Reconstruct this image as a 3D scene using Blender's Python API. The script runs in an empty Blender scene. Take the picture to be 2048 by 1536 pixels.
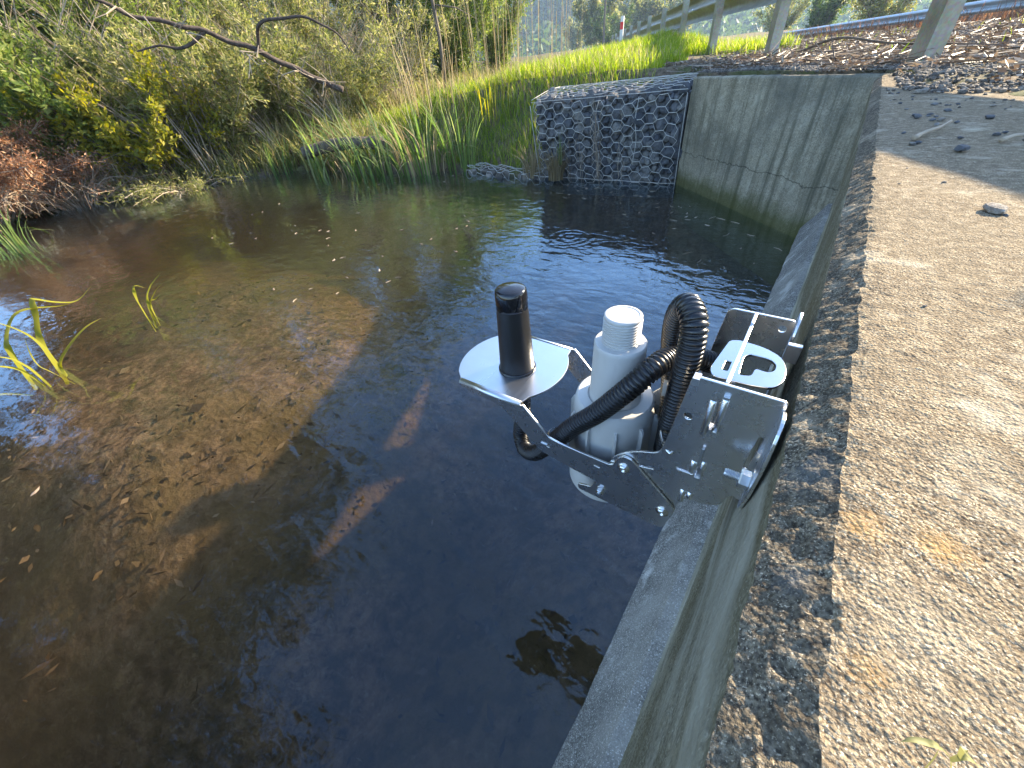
import bpy, bmesh, math, numpy as np
from mathutils import Matrix, Vector
PI = math.pi
SC = bpy.context.scene
COL = SC.collection
rng = np.random.default_rng(11)

# ------------------------------------------------------------------ camera, sky, sun, exposure
H = 0.18                                  # camera height above the concrete deck (deck top is z = 0)
FPX = 790.0
def _frame():
    c = lambda x, y: np.array([(x - 1024) / FPX, -(y - 768) / FPX, -1.0])
    up = -c(1125., 1734.); up /= np.linalg.norm(up)
    d = c(1756, 55); d -= d.dot(up) * up; d /= np.linalg.norm(d)
    return np.array([np.cross(d, up), d, up])
RW = _frame()
cam = bpy.data.cameras.new('camera'); cam.sensor_width = 36; cam.lens = FPX / 2048 * 36
cam.clip_start = 0.01; cam.clip_end = 3000
co = bpy.data.objects.new('camera', cam); COL.objects.link(co)
co.matrix_world = Matrix.Translation((0, 0, H)) @ Matrix(RW.tolist()).to_4x4()
SC.camera = co
SUN_AZ, SUN_EL = math.radians(27), math.radians(24.5)
wd = bpy.data.worlds.new("World"); SC.world = wd; wd.use_nodes = True
sk = wd.node_tree.nodes.new('ShaderNodeTexSky'); sk.sky_type = 'NISHITA'; sk.sun_disc = False
sk.dust_density = .45; sk.ozone_density = 3.; sk.sun_elevation = SUN_EL; sk.sun_rotation = SUN_AZ
wd.node_tree.links.new(sk.outputs[0], wd.node_tree.nodes['Background'].inputs[0])
wd.node_tree.nodes['Background'].inputs[1].default_value = 0.15
sl = bpy.data.lights.new('sun', 'SUN'); sl.energy = 5.0; sl.angle = math.radians(0.55); sl.color = (1, .83, .58)
so = bpy.data.objects.new('sun', sl); COL.objects.link(so)
SDIR = Vector((math.sin(SUN_AZ) * math.cos(SUN_EL), math.cos(SUN_AZ) * math.cos(SUN_EL), math.sin(SUN_EL)))
so.rotation_euler = SDIR.to_track_quat('Z', 'Y').to_euler()
so.location = (0, 0, 30)
SC.view_settings.view_transform = 'Standard'; SC.view_settings.look = 'None'
SC.view_settings.exposure = 2.15; SC.view_settings.gamma = 1
SC.render.engine = 'CYCLES'
SC.cycles.max_bounces = 8; SC.cycles.transparent_max_bounces = 16
SC.cycles.caustics_reflective = False; SC.cycles.caustics_refractive = False

# ------------------------------------------------------------------ helpers: objects
def tag(o, label=None, cat=None, group=None, kind=None):
    if label: o['label'] = label
    if cat: o['category'] = cat
    if group: o['group'] = group
    if kind: o['kind'] = kind
    return o
def empty(name, loc=(0, 0, 0), **k):
    o = bpy.data.objects.new(name, None); COL.objects.link(o); o.location = loc; o.empty_display_size = .05
    return tag(o, **k)
def link(name, me, mat, parent=None, smooth=False, **k):
    o = bpy.data.objects.new(name, me); COL.objects.link(o)
    if mat is not None and not len(me.materials): me.materials.append(mat)
    if parent is not None:
        o.parent = parent
        if parent.type == 'EMPTY' and parent.location.length > 0:
            o.matrix_parent_inverse = Matrix.Translation(parent.location).inverted()
    if name not in ('side_plate', 'arm'): me.polygons.foreach_set('use_smooth', np.full(len(me.polygons), bool(smooth)))
    return tag(o, **k)
def npmesh(name, V, *Fs):
    me = bpy.data.meshes.new(name); V = np.asarray(V, np.float32).reshape(-1, 3)
    me.vertices.add(len(V)); me.vertices.foreach_set('co', V.ravel())
    Fs = [np.asarray(f, np.int32) for f in Fs if len(f)]
    nl = sum(f.size for f in Fs); nf = sum(len(f) for f in Fs)
    me.loops.add(nl); me.loops.foreach_set('vertex_index', np.concatenate([f.ravel() for f in Fs]))
    me.polygons.add(nf)
    sz = np.concatenate([np.full(len(f), f.shape[1]) for f in Fs])
    me.polygons.foreach_set('loop_start', np.concatenate([[0], np.cumsum(sz)[:-1]]).astype(np.int32))
    me.polygons.foreach_set('loop_total', sz.astype(np.int32))
    me.update(calc_edges=True); me.validate()
    return me
class MB:                                  # collects arrays of verts + quads/tris into one mesh
    def __init__(s): s.V = []; s.Q = []; s.T = []; s.n = 0
    def add(s, V, Q=None, T=None):
        V = np.asarray(V, float).reshape(-1, 3)
        if Q is not None and len(Q): s.Q.append(np.asarray(Q).reshape(-1, 4) + s.n)
        if T is not None and len(T): s.T.append(np.asarray(T).reshape(-1, 3) + s.n)
        s.V.append(V); s.n += len(V)
    def build(s, name, mat, parent=None, smooth=False, **k):
        fs = []
        if s.Q: fs.append(np.concatenate(s.Q))
        if s.T: fs.append(np.concatenate(s.T))
        return link(name, npmesh(name, np.concatenate(s.V), *fs), mat, parent, smooth, **k)
def grid_faces(nr, nc, off=0):
    i = np.arange(nr - 1)[:, None] * nc + np.arange(nc - 1)[None, :]
    return np.stack([i, i + 1, i + nc + 1, i + nc], -1).reshape(-1, 4) + off
def _h(ix, iy, iz):
    a = (ix.astype(np.uint32) * np.uint32(374761393)) ^ (iy.astype(np.uint32) * np.uint32(668265263)) ^ (iz.astype(np.uint32) * np.uint32(2246822519))
    a = (a ^ (a >> np.uint32(13))) * np.uint32(1274126177)
    a = a ^ (a >> np.uint32(16))
    return (a & np.uint32(0xffff)).astype(np.float32) / 65535.
def vn(P, s=1.0):                           # value noise -1..1
    p = np.asarray(P, np.float64) * s + 1000.0
    i = np.floor(p).astype(np.int64); f = (p - i); f = f * f * (3 - 2 * f)
    r = 0
    for a in (0, 1):
        for b in (0, 1):
            for c in (0, 1):
                w = (f[..., 0] if a else 1 - f[..., 0]) * (f[..., 1] if b else 1 - f[..., 1]) * (f[..., 2] if c else 1 - f[..., 2])
                r = r + w * _h(i[..., 0] + a, i[..., 1] + b, i[..., 2] + c)
    return r * 2 - 1
def fbm(P, s, o=3):
    return sum(vn(P, s * 2 ** k) * .5 ** k for k in range(o))
def sstep(x, a, b):
    t = np.clip((x - a) / (b - a), 0, 1); return t * t * (3 - 2 * t)
def catmull(P, n=12):
    P = np.asarray(P, float); Q = np.vstack([2 * P[0] - P[1], P, 2 * P[-1] - P[-2]]); out = []
    for i in range(1, len(Q) - 2):
        for t in np.linspace(0, 1, n, endpoint=False):
            a, b, c, d = Q[i - 1:i + 3]
            out.append(.5 * (2 * b + (c - a) * t + (2 * a - 5 * b + 4 * c - d) * t * t + (3 * b - a - 3 * c + d) * t ** 3))
    out.append(P[-1]); return np.array(out)
def tube(mb, P, R, sides=8, caps=True):
    P = np.asarray(P, float); n = len(P); R = np.broadcast_to(np.asarray(R, float), (n,))
    T = np.gradient(P, axis=0); T /= np.linalg.norm(T, axis=1)[:, None] + 1e-12
    ref = np.array([0, 0, 1.]) if abs(T[0, 2]) < .9 else np.array([1., 0, 0])
    N = np.zeros_like(P); v = np.cross(T[0], ref); v /= np.linalg.norm(v)
    for i in range(n):
        v = v - T[i] * v.dot(T[i]); v /= np.linalg.norm(v) + 1e-12; N[i] = v
    B = np.cross(T, N); a = np.arange(sides) * 2 * PI / sides
    V = P[:, None] + (N[:, None] * np.cos(a)[None, :, None] + B[:, None] * np.sin(a)[None, :, None]) * R[:, None, None]
    i = np.arange(n - 1)[:, None] * sides; j = np.arange(sides)[None]; k = (j + 1) % sides
    Q = np.stack([i + j, i + k, i + sides + k, i + sides + j], -1).reshape(-1, 4)
    V = V.reshape(-1, 3); T3 = None
    if caps:
        V = np.vstack([V, P[0], P[-1]]); jj = np.arange(sides); kk = (jj + 1) % sides
        T3 = np.vstack([np.stack([kk, jj, np.full(sides, n * sides)], 1), np.stack([jj + (n - 1) * sides, kk + (n - 1) * sides, np.full(sides, n * sides + 1)], 1)])
    mb.add(V, Q, T3)
def lathe(mb, prof, c, sides=40, axis=(0, 0, 1)):
    prof = np.asarray(prof, float); ax = Vector(axis).normalized()
    M = np.array(ax.to_track_quat('Z', 'Y').to_matrix()); a = np.arange(sides) * 2 * PI / sides; n = len(prof)
    V = np.stack([prof[:, 0, None] * np.cos(a), prof[:, 0, None] * np.sin(a), np.repeat(prof[:, 1, None], sides, 1)], -1).reshape(-1, 3) @ M.T + np.array(c)
    i = np.arange(n - 1)[:, None] * sides; j = np.arange(sides)[None]; k = (j + 1) % sides
    mb.add(V, np.stack([i + j, i + k, i + sides + k, i + sides + j], -1).reshape(-1, 4))
def box(mb, lo, hi):
    x0, y0, z0 = lo; x1, y1, z1 = hi
    mb.add([(x0, y0, z0), (x1, y0, z0), (x1, y1, z0), (x0, y1, z0), (x0, y0, z1), (x1, y0, z1), (x1, y1, z1), (x0, y1, z1)],
           [(3, 2, 1, 0), (4, 5, 6, 7), (0, 1, 5, 4), (1, 2, 6, 5), (2, 3, 7, 6), (3, 0, 4, 7)])
def roundpoly(P, r, n=4):
    P = [np.array(p[:2], float) for p in P]; rs = r if isinstance(r, (list, tuple)) else [r] * len(P); out = []
    for i, p in enumerate(P):
        a = P[i - 1]; b = P[(i + 1) % len(P)]; ri = min(rs[i], .45 * np.linalg.norm(a - p), .45 * np.linalg.norm(b - p))
        if ri < 1e-5: out.append(p); continue
        u = p + (a - p) / np.linalg.norm(a - p) * ri; w = p + (b - p) / np.linalg.norm(b - p) * ri
        for t in np.linspace(0, 1, n + 1): out.append((1 - t) ** 2 * u + 2 * t * (1 - t) * p + t * t * w)
    return out
def circ(x, y, r, n=20): return [(x + r * math.cos(t), y + r * math.sin(t)) for t in np.linspace(0, 2 * PI, n, endpoint=False)]
def plate(name, loops, M, thick, mat, parent, bev=.0004, **k):   # 2D outline (+ holes) given thickness; M maps (u,v,w) to world
    cu = bpy.data.curves.new(name, 'CURVE'); cu.dimensions = '2D'; cu.fill_mode = 'BOTH'; cu.extrude = thick / 2 - bev
    cu.bevel_depth = bev; cu.bevel_resolution = 1; cu.offset = -bev
    for L in loops:
        s = cu.splines.new('POLY'); s.points.add(len(L) - 1); s.use_cyclic_u = True
        for i, p in enumerate(L): s.points[i].co = (p[0], p[1], 0, 1)
    t = bpy.data.objects.new('tmp', cu); me = bpy.data.meshes.new_from_object(t)
    bpy.data.objects.remove(t); bpy.data.curves.remove(cu)
    me.transform(Matrix(M)); me.name = name
    if Matrix(M).determinant() < 0: me.flip_normals()
    return link(name, me, mat, parent, **k)
def side_plane(y): return ((1, 0, 0, 0), (0, 0, 1, y), (0, 1, 0, 0), (0, 0, 0, 1))
def flat_plane(z): return ((1, 0, 0, 0), (0, 1, 0, 0), (0, 0, 1, z), (0, 0, 0, 1))
def wall_plane(x): return ((0, 0, 1, x), (1, 0, 0, 0), (0, 1, 0, 0), (0, 0, 0, 1))

# ------------------------------------------------------------------ helpers: materials
class NT:
    def __init__(s, name):
        s.m = bpy.data.materials.new(name); s.m.use_nodes = True; s.t = s.m.node_tree; s.b = s.t.nodes['Principled BSDF']
        s.out = s.t.nodes['Material Output']; s.co = s.t.nodes.new('ShaderNodeTexCoord').outputs['Object']
    def n(s, ty, **kw):
        x = s.t.nodes.new('ShaderNode' + ty)
        for k, v in kw.items(): setattr(x, k, v)
        return x
    def l(s, a, b): s.t.links.new(a, b); return a
    def val(s, sock, v):
        if isinstance(v, bpy.types.NodeSocket): s.l(v, sock)
        else: sock.default_value = v
    def map(s, scale=(1, 1, 1), loc=(0, 0, 0), rot=(0, 0, 0)):
        x = s.n('Mapping'); s.l(s.co, x.inputs[0]); x.inputs['Scale'].default_value = scale; x.inputs['Location'].default_value = loc; x.inputs['Rotation'].default_value = rot
        return x.outputs[0]
    def noise(s, scale, detail=4, rough=.6, vec=None, dist=0):
        x = s.n('TexNoise'); s.l(vec or s.co, x.inputs['Vector']); x.inputs['Scale'].default_value = scale; x.inputs['Detail'].default_value = detail
        x.inputs['Roughness'].default_value = rough; x.inputs['Distortion'].default_value = dist; return x.outputs['Fac']
    def voro(s, scale, vec=None, feat='F1', out='Distance', rnd=1):
        x = s.n('TexVoronoi', feature=feat); s.l(vec or s.co, x.inputs['Vector']); x.inputs['Scale'].default_value = scale
        x.inputs['Randomness'].default_value = rnd; return x.outputs[out]
    def ramp(s, f, stops):
        x = s.n('ValToRGB'); s.l(f, x.inputs[0]); e = x.color_ramp.elements
        while len(e) < len(stops): e.new(.5)
        for i, (p, c) in enumerate(stops):
            e[i].position = p; e[i].color = (*c, 1) if isinstance(c, (tuple, list)) else (c, c, c, 1)
        return x.outputs[0]
    def mix(s, f, a, b, ty='MIX'):
        x = s.n('MixRGB', blend_type=ty); s.val(x.inputs[0], f)
        for i, v in ((1, a), (2, b)): s.val(x.inputs[i], (*v, 1) if isinstance(v, (tuple, list)) else v)
        return x.outputs[0]
    def math(s, op, a, b=0., c=0., clamp=False):
        x = s.n('Math', operation=op, use_clamp=clamp); s.val(x.inputs[0], a); s.val(x.inputs[1], b); s.val(x.inputs[2], c); return x.outputs[0]
    def bump(s, h, strength=.5, dist=.01, nrm=None):
        x = s.n('Bump'); s.l(h, x.inputs['Height']); s.val(x.inputs['Strength'], strength); x.inputs['Distance'].default_value = dist
        if nrm: s.l(nrm, x.inputs['Normal'])
        return x.outputs[0]
    def done(s, col=None, rough=None, nrm=None, metal=None, spec=None):
        if col is not None: s.val(s.b.inputs['Base Color'], (*col, 1) if isinstance(col, (tuple, list)) else col)
        if rough is not None: s.val(s.b.inputs['Roughness'], rough)
        if nrm is not None: s.l(nrm, s.b.inputs['Normal'])
        if metal is not None: s.b.inputs['Metallic'].default_value = metal
        if spec is not None: s.b.inputs['Specular IOR Level'].default_value = spec
        return s.m
    def spot(s, c, r, soft=.5, nz=None):     # a stain of its own place: 1 inside, 0 outside
        x = s.n('VectorMath', operation='DISTANCE'); s.l(s.co, x.inputs[0]); x.inputs[1].default_value = c
        d = s.math('DIVIDE', x.outputs['Value'], r)
        if nz is not None: d = s.math('ADD', d, s.math('MULTIPLY', s.math('SUBTRACT', nz, .5), 1.4))
        return s.math('SUBTRACT', 1., s.math('SMOOTH_MIN', d, 1., .2), clamp=True)

def leafmat(name, stops, trans=.45, rough=.55, patch=None):
    k = NT(name); g = k.n('NewGeometry'); c = k.ramp(g.outputs['Random Per Island'], stops)
    nz = k.noise(1.7, 3)
    c = k.mix(k.ramp(nz, [(.3, 0.), (.7, .5)]), c, patch or tuple(v * .7 for v in stops[0][1]))
    k.done(c, rough, spec=.3)
    tr = k.n('BsdfTranslucent'); bc = k.n('HueSaturation'); k.l(c, bc.inputs['Color']); bc.inputs['Saturation'].default_value = 1.15; bc.inputs['Value'].default_value = 1.5
    k.l(bc.outputs[0], tr.inputs[0]); mx = k.n('MixShader'); mx.inputs[0].default_value = trans
    k.l(k.b.outputs[0], mx.inputs[1]); k.l(tr.outputs[0], mx.inputs[2]); k.l(mx.outputs[0], k.out.inputs[0])
    return k.m

def concrete(name, tan, dark, light, fine=420., mid=60., bump=.9, stains=(), streak=None, speck=.5, extra=None):
    k = NT(name)
    f1 = k.noise(fine, 3, .65); f2 = k.noise(mid, 5, .6); f3 = k.noise(6, 4); v = k.voro(fine * .8)
    c = k.mix(k.ramp(f1, [(.36, 0.), (.62, 1.)]), dark, tan)
    c = k.mix(k.ramp(k.noise(fine * 1.7, 2, .5), [(.58, 0.), (.68, 1.)]), c, light)
    c = k.mix(k.math('MULTIPLY', k.ramp(f2, [(.42, 1.), (.6, 0.)]), speck), c, dark)
    c = k.mix(k.ramp(f3, [(.38, .3), (.55, 0.)]), c, tuple(x * .6 for x in tan))
    c = k.mix(k.ramp(k.noise(11, 5, .65), [(.55, 0.), (.68, .45)]), c, light)
    pits = k.ramp(k.voro(mid * .5), [(.05, 1.), (.10, 0.)])
    pm = k.math('MULTIPLY', pits, k.ramp(k.noise(17, 3), [(.60, 0.), (.68, 1.)]))
    c = k.mix(pm, c, tuple(x * .35 for x in dark))
    if streak:
        col, sc, lo, hi, amt = streak
        st = k.noise(1, 5, .65, vec=k.map(sc)); c = k.mix(k.math('MULTIPLY', k.ramp(st, [(lo, 0.), (hi, 1.)]), amt), c, col)
    for (p, r, col, a) in stains:
        c = k.mix(k.math('MULTIPLY', k.spot(p, r, nz=k.noise(1.2 / r * 1.5, 5, .7)), a), c, col)
    if extra: c = extra(k, c)
    h = k.math('ADD', k.math('MULTIPLY', f1, .6), k.math('MULTIPLY', v, -.5))
    h = k.math('ADD', h, k.math('MULTIPLY', f2, .7)); h = k.math('SUBTRACT', h, k.math('MULTIPLY', pm, 1.5))
    return k.done(c, .9, k.bump(h, bump, .0020), spec=.04)

M = {}
orange = (.36, .22, .085)
M['deck'] = concrete('deck_concrete', (.40, .325, .215), (.085, .062, .042), (.66, .585, .44), fine=620, mid=75., bump=1.,
    stains=[((.066, .168, 0), .012, orange, .65), ((.094, .173, 0), .013, orange, .7), ((.069, .101, 0), .008, orange, .6), ((.085, .128, 0), .03, (.44, .40, .30), .2), ((.11, .24, 0), .02, (.44, .40, .30), .2)])
M['chamfer'] = concrete('worn_edge_concrete', (.28, .235, .165), (.04, .033, .027), (.60, .51, .37), fine=480, mid=90., bump=1., speck=.6,
    stains=[((.045, .2, -.01), .02, (.13, .14, .14), .6), ((.045, .13, -.01), .01, (.16, .17, .17), .6)])
M['face'] = concrete('wall_face_concrete', (.33, .30, .205), (.12, .105, .07), (.46, .43, .33), fine=260, bump=.5, speck=.35,
    streak=((.17, .15, .09), (60, 5, 12), .47, .62, .6), extra=lambda k, c: k.mix(k.ramp(k.noise(1, 4, .6, vec=k.map((10, 2, 9))), [(.48, 0.), (.62, .6)]), c, (.60, .58, .48)))
M['ledge'] = concrete('ledge_concrete', (.34, .32, .28), (.09, .085, .075), (.95, .92, .85), fine=300, bump=.8, speck=.35,
    extra=lambda k, c: k.mix(k.ramp(k.noise(5, 4, .6), [(.46, 0.), (.7, .6)]), c, (.50, .47, .41)))
def wing_extra(k, c):
    sep = k.n('SeparateXYZ'); k.l(k.co, sep.inputs[0]); z = sep.outputs['Z']
    nz = k.noise(9, 4)
    zz = k.math('ADD', z, k.math('MULTIPLY', nz, .12))
    alg = k.ramp(k.math('MULTIPLY', k.math('ADD', zz, .7), 1.), [(.0, 1.), (.16, .75), (.24, 0.)])
    c = k.mix(alg, c, (.075, .08, .022))
    top = k.math('MULTIPLY', k.ramp(k.math('ADD', zz, .5), [(.0, 0.), (.3, 1.)]), k.ramp(k.noise(2.2, 4), [(.42, 0.), (.6, 1.)]))
    c = k.mix(k.math('MULTIPLY', top, .6), c, (.085, .085, .07))
    crack = k.math('ABSOLUTE', k.math('ADD', k.math('ADD', z, .425), k.math('MULTIPLY', k.math('SUBTRACT', k.noise(7, 5), .5), .1)))
    c = k.mix(k.ramp(crack, [(.0, .8), (.004, 0.)]), c, (.04, .04, .03))
    return c
M['wing'] = concrete('wing_wall_concrete', (.45, .40, .29), (.23, .20, .14), (.56, .51, .39), fine=140, mid=30, bump=.9, speck=.35,
    streak=((.10, .095, .065), (19, 0, 1.0), .47, .64, .8), extra=wing_extra)
M['soil'] = None
def metalmat(name, col, rough, brush=0., bump=.15):
    k = NT(name)
    vec = k.map((900, 12, 900)) if brush else None
    f = k.noise(1, 3, vec=vec) if brush else k.noise(60, 3)
    f2 = k.noise(25, 4)
    r = k.math('ADD', k.math('MULTIPLY', f, rough * .5), rough * .6); r = k.math('ADD', r, k.math('MULTIPLY', f2, rough * .4))
    c = k.mix(k.ramp(f2, [(.3, 0.), (.7, .35)]), col, tuple(v * .75 for v in col))
    return k.done(c, r, k.bump(f2, bump, .0006), metal=1.)
M['steel'] = metalmat('polished_steel', (.80, .79, .77), .26, bump=.10)
M['dull'] = metalmat('satin_steel', (.36, .39, .43), .16, bump=.1)
M['brushed'] = metalmat('brushed_steel', (.66, .67, .68), .30, brush=1, bump=.1)
M['zinc'] = metalmat('zinc_steel', (.62, .64, .66), .35)
M['bolt'] = metalmat('bolt_steel', (.75, .74, .71), .2)
k = NT('white_pvc'); f = k.noise(40, 5, .7); s2 = k.noise(1, 4, .6, vec=k.map((60, 60, 12)))
c = k.mix(k.ramp(f, [(.3, .3), (.7, 0.)]), (.56, .545, .51), (.44, .425, .395)); c = k.mix(k.ramp(s2, [(.62, 0.), (.7, .4)]), c, (.45, .43, .4))
M['pvc'] = k.done(c, .5, k.bump(f, .1, .001), spec=.35)
k = NT('black_conduit'); M['hose'] = k.done((.006, .006, .007), k.ramp(k.noise(80, 3), [(.3, .22), (.7, .4)]), spec=.6)
k = NT('black_satin'); M['satin'] = k.done((.012, .012, .013), .38, k.bump(k.noise(1800, 2), .15, .0002), spec=.5)
k = NT('black_gloss'); M['gloss'] = k.done((.01, .01, .012), .08, spec=.6)
k = NT('black_rubber'); M['rubber'] = k.done((.015, .015, .015), .6)
k = NT('galvanised'); f = k.voro(90, out='Color'); g2 = k.noise(5, 5)
c = k.mix(k.ramp(g2, [(.35, 0.), (.65, 1.)]), (.26, .24, .18), (.42, .40, .33)); c = k.mix(.15, c, f, 'OVERLAY')
M['galv'] = k.done(c, k.ramp(g2, [(.3, .45), (.7, .65)]), k.bump(g2, .2, .003), metal=.55)
k = NT('grey_galvanised'); g2 = k.noise(8, 4); M['galv2'] = k.done(k.mix(g2, (.28, .33, .36), (.42, .46, .48)), .45, metal=.6)
k = NT('gabion_wire'); M['wire'] = k.done((.50, .48, .43), .6, metal=.1)
def rockmat(name, a, b, c3, sc=9.):
    k = NT(name); g = k.n('NewGeometry'); o = k.n('ObjectInfo')
    r = k.math('FRACT', k.math('ADD', g.outputs['Random Per Island'], o.outputs['Random']))
    c = k.ramp(r, [(0., a), (.55, b), (1., c3)]); f = k.noise(sc * 6, 5, .7)
    c = k.mix(k.ramp(f, [(.35, .6), (.65, 0.)]), c, tuple(v * .45 for v in a)); c = k.mix(k.ramp(k.noise(sc * 2, 4), [(.62, 0.), (.75, .5)]), c, c3)
    return k.done(c, .85, k.bump(f, .7, .006), spec=.3)
M['rock'] = rockmat('basalt', (.085, .09, .10), (.16, .16, .165), (.27, .255, .23))
M['gravel'] = rockmat('gravel_grey', (.09, .08, .07), (.20, .175, .15), (.38, .33, .27), 30.)
M['litter'] = leafmat('dry_leaf_litter', [(0., (.09, .065, .045)), (.4, (.22, .155, .11)), (.75, (.38, .29, .21)), (1., (.55, .48, .40))], .15)
M['sunken'] = leafmat('sunken_debris', [(0., (.03, .022, .014)), (.5, (.10, .075, .045)), (.9, (.20, .15, .10)), (1., (.34, .28, .20))], .05)
M['browngreen'] = leafmat('brownish_leaves', [(0., (.07, .06, .025)), (.5, (.14, .12, .05)), (1., (.26, .21, .10))], .4)
M['twig'] = leafmat('dry_twig', [(0., (.18, .13, .09)), (.5, (.40, .32, .23)), (1., (.60, .51, .40))], 0.02, .8)
k = NT('bark'); f = k.noise(1, 5, .7, vec=k.map((30, 30, 6))); M['bark'] = k.done(k.ramp(f, [(.3, (.05, .038, .028)), (.6, (.15, .12, .09)), (.8, (.28, .24, .19))]), .9, k.bump(f, .6, .01))
k = NT('dark_bark'); f = k.noise(1, 5, .7, vec=k.map((30, 30, 30))); M['darkbark'] = k.done(k.ramp(f, [(.3, (.03, .02, .015)), (.6, (.09, .065, .05)), (.8, (.2, .16, .12))]), .9, k.bump(f, .6, .01))
M['olive'] = leafmat('olive_leaves', [(0., (.12, .145, .04)), (.45, (.24, .255, .08)), (.8, (.36, .35, .14)), (1., (.50, .43, .25))], .45)
M['midgreen'] = leafmat('mid_green_leaves', [(0., (.09, .14, .03)), (.5, (.20, .26, .06)), (1., (.36, .38, .12))], .45)
M['darkgreen'] = leafmat('dark_green_leaves', [(0., (.04, .07, .02)), (.6, (.09, .14, .035)), (1., (.18, .24, .07))], .4)
M['yellow'] = leafmat('yellow_green_leaves', [(0., (.16, .18, .025)), (.5, (.30, .29, .04)), (1., (.45, .38, .06))], .5)
M['lime'] = leafmat('lime_grass', [(0., (.11, .17, .02)), (.5, (.22, .30, .03)), (.82, (.38, .42, .06)), (1., (.56, .48, .20))], .5, patch=(.12, .2, .03))
M['reed'] = leafmat('reed_blades', [(0., (.09, .15, .04)), (.5, (.19, .28, .08)), (.8, (.34, .40, .15)), (1., (.52, .48, .28))], .55)
M['dryreed'] = leafmat('dry_reed', [(0., (.20, .15, .08)), (.5, (.38, .30, .17)), (1., (.58, .48, .30))], .3)
M['weed'] = leafmat('wilted_weed', [(0., (.16, .17, .05)), (1., (.34, .32, .15))], .3)
M['rust'] = leafmat('dead_fern', [(0., (.18, .08, .04)), (.5, (.38, .19, .10)), (1., (.56, .36, .22))], .3)

# ------------------------------------------------------------------ terrain
WZ = -0.643
POOL = np.array([(.6, 3.6), (-.7, 3.62), (-1.95, 3.55), (-2.3, 3.32), (-2.85, 3.42), (-4.1, 3.1), (-5.28, 2.94), (-5.9, 2.1), (-6.3, 1.3), (-6.9, .5), (-7.3, -.6), (-7.2, -3), (-3, -6), (.6, -6)])
def pool_sd(x, y):                          # + outside, - inside
    P = np.stack([x, y], -1)[..., None, :]; A = POOL; B = np.roll(POOL, -1, 0); E = B - A; W = P - A
    t = np.clip((W * E).sum(-1) / (E * E).sum(-1), 0, 1); d = np.sqrt(((W - E * t[..., None]) ** 2).sum(-1)).min(-1)
    ins = np.zeros(x.shape, bool)
    for a, b in zip(A, B):
        c = (a[1] > y) != (b[1] > y)
        with np.errstate(divide='ignore', invalid='ignore'):
            ins ^= c & (x < (b[0] - a[0]) * (y - a[1]) / (b[1] - a[1] + 1e-12) + a[0])
    return np.where(ins, -d, d)
RD = np.array([-.462, .887]); RN = np.array([.887, .462])
def qs(x, y): return x * RN[0] + y * RN[1] - 1.8, x * RD[0] + y * RD[1]
def road_z(q, s): return .05 - .012 * (q - 2) - .007 * (np.clip(s, -20, 60) - 8)
def terrain(x, y):
    x = np.asarray(x, float); y = np.asarray(y, float); sd = pool_sd(x, y); q, s = qs(x, y)
    P3 = np.stack([x, y, 0 * x], -1)
    dx = np.clip(-x, 0, 6)
    depth = np.interp(dx, [0, .3, .8, 1.3, 1.9, 2.6, 3.5, 5, 6], [1.05, .95, .6, .36, .24, .22, .34, .4, .3]) + .05 * fbm(P3, 1.3)
    depth += .25 * sstep(y, .8, 2.2) * sstep(dx, .5, 2) + .45 * sstep(-y, .1, 1.1) * sstep(dx, .3, 1.)
    bed = WZ - np.minimum(np.maximum(depth, .08), np.maximum(.02, -sd * .55))
    road = road_z(q, s)
    verge = .012 + .05 * sstep(q, .2, 2.2) + (road - .05) * sstep(q, 1.2, 2.2) + .012 * vn(P3, 2.5)
    mound = .03 + .24 * sstep(s, 5.2, 10.) * (1 - sstep(q, -.5, .6)) + .035 * fbm(P3, .8)
    G = np.where(q > 0, verge + (mound - .03) * (1 - sstep(q, 0, .6)), np.where(s > 4.2, mound, .012 + .012 * vn(P3, 2.5)))
    leftb = -.42 + .05 * np.clip(sd, 0, 14) + .06 * fbm(P3, .7)
    wl = sstep(-x, 2.6, 5.2); G = G * (1 - wl) + leftb * wl
    out = np.minimum(G, WZ + .02 + np.where(wl > .5, .35, .75) * np.clip(sd, 0, 50))
    z = np.where(sd < 0, bed, out)
    wl_y = 3.374 - .65 * (x + .892)
    solid = ((x > -.93) & (x <= .17) & (y > wl_y + .07)) 
    z = np.where(solid, np.minimum(G, .03), z)
    z = np.where((q > .1) & (x > -1), G, z)
    z = np.where((x > .17) & (q <= .1), np.minimum(G, .03) - .07 * (1 - sstep(q + .05 * vn(P3, 6), -.74, -.56)), z)
    far = np.hypot(x, y); z = z + .0 * far
    return z
def axis(lo, hi, step, far, k=1.35):
    c = list(np.arange(lo, hi + 1e-6, step)); d = step; v = hi
    while v < far: d *= k; v += d; c.append(v)
    d = step; v = lo; pre = []
    while v > -far: d *= k; v -= d; pre.append(v)
    return np.array(pre[::-1] + c)
gx = axis(-9, 4, .045, 500); gy = axis(-2.5, 13, .045, 500)
X, Y = np.meshgrid(gx, gy); Z = terrain(X, Y)
k = NT('bank_soil'); sep = k.n('SeparateXYZ'); k.l(k.co, sep.inputs[0])
f1 = k.noise(22, 6, .7); f2 = k.noise(3, 4); v = k.voro(45)
soil = k.mix(k.ramp(f1, [(.35, 0.), (.65, 1.)]), (.06, .045, .03), (.20, .15, .10)); soil = k.mix(k.ramp(f2, [(.45, 0.), (.6, .7)]), soil, (.09, .11, .035))
bedc = k.mix(k.ramp(f1, [(.35, 0.), (.62, 1.)]), (.045, .030, .020), (.25, .175, .115))
bedc = k.mix(k.ramp(k.noise(30, 4, .7, dist=1.5), [(.55, 0.), (.68, .8)]), bedc, (.30, .245, .175))
bedc = k.mix(k.ramp(k.noise(1.6, 4), [(.42, 0.), (.62, .8)]), bedc, (.10, .080, .035))
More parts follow.
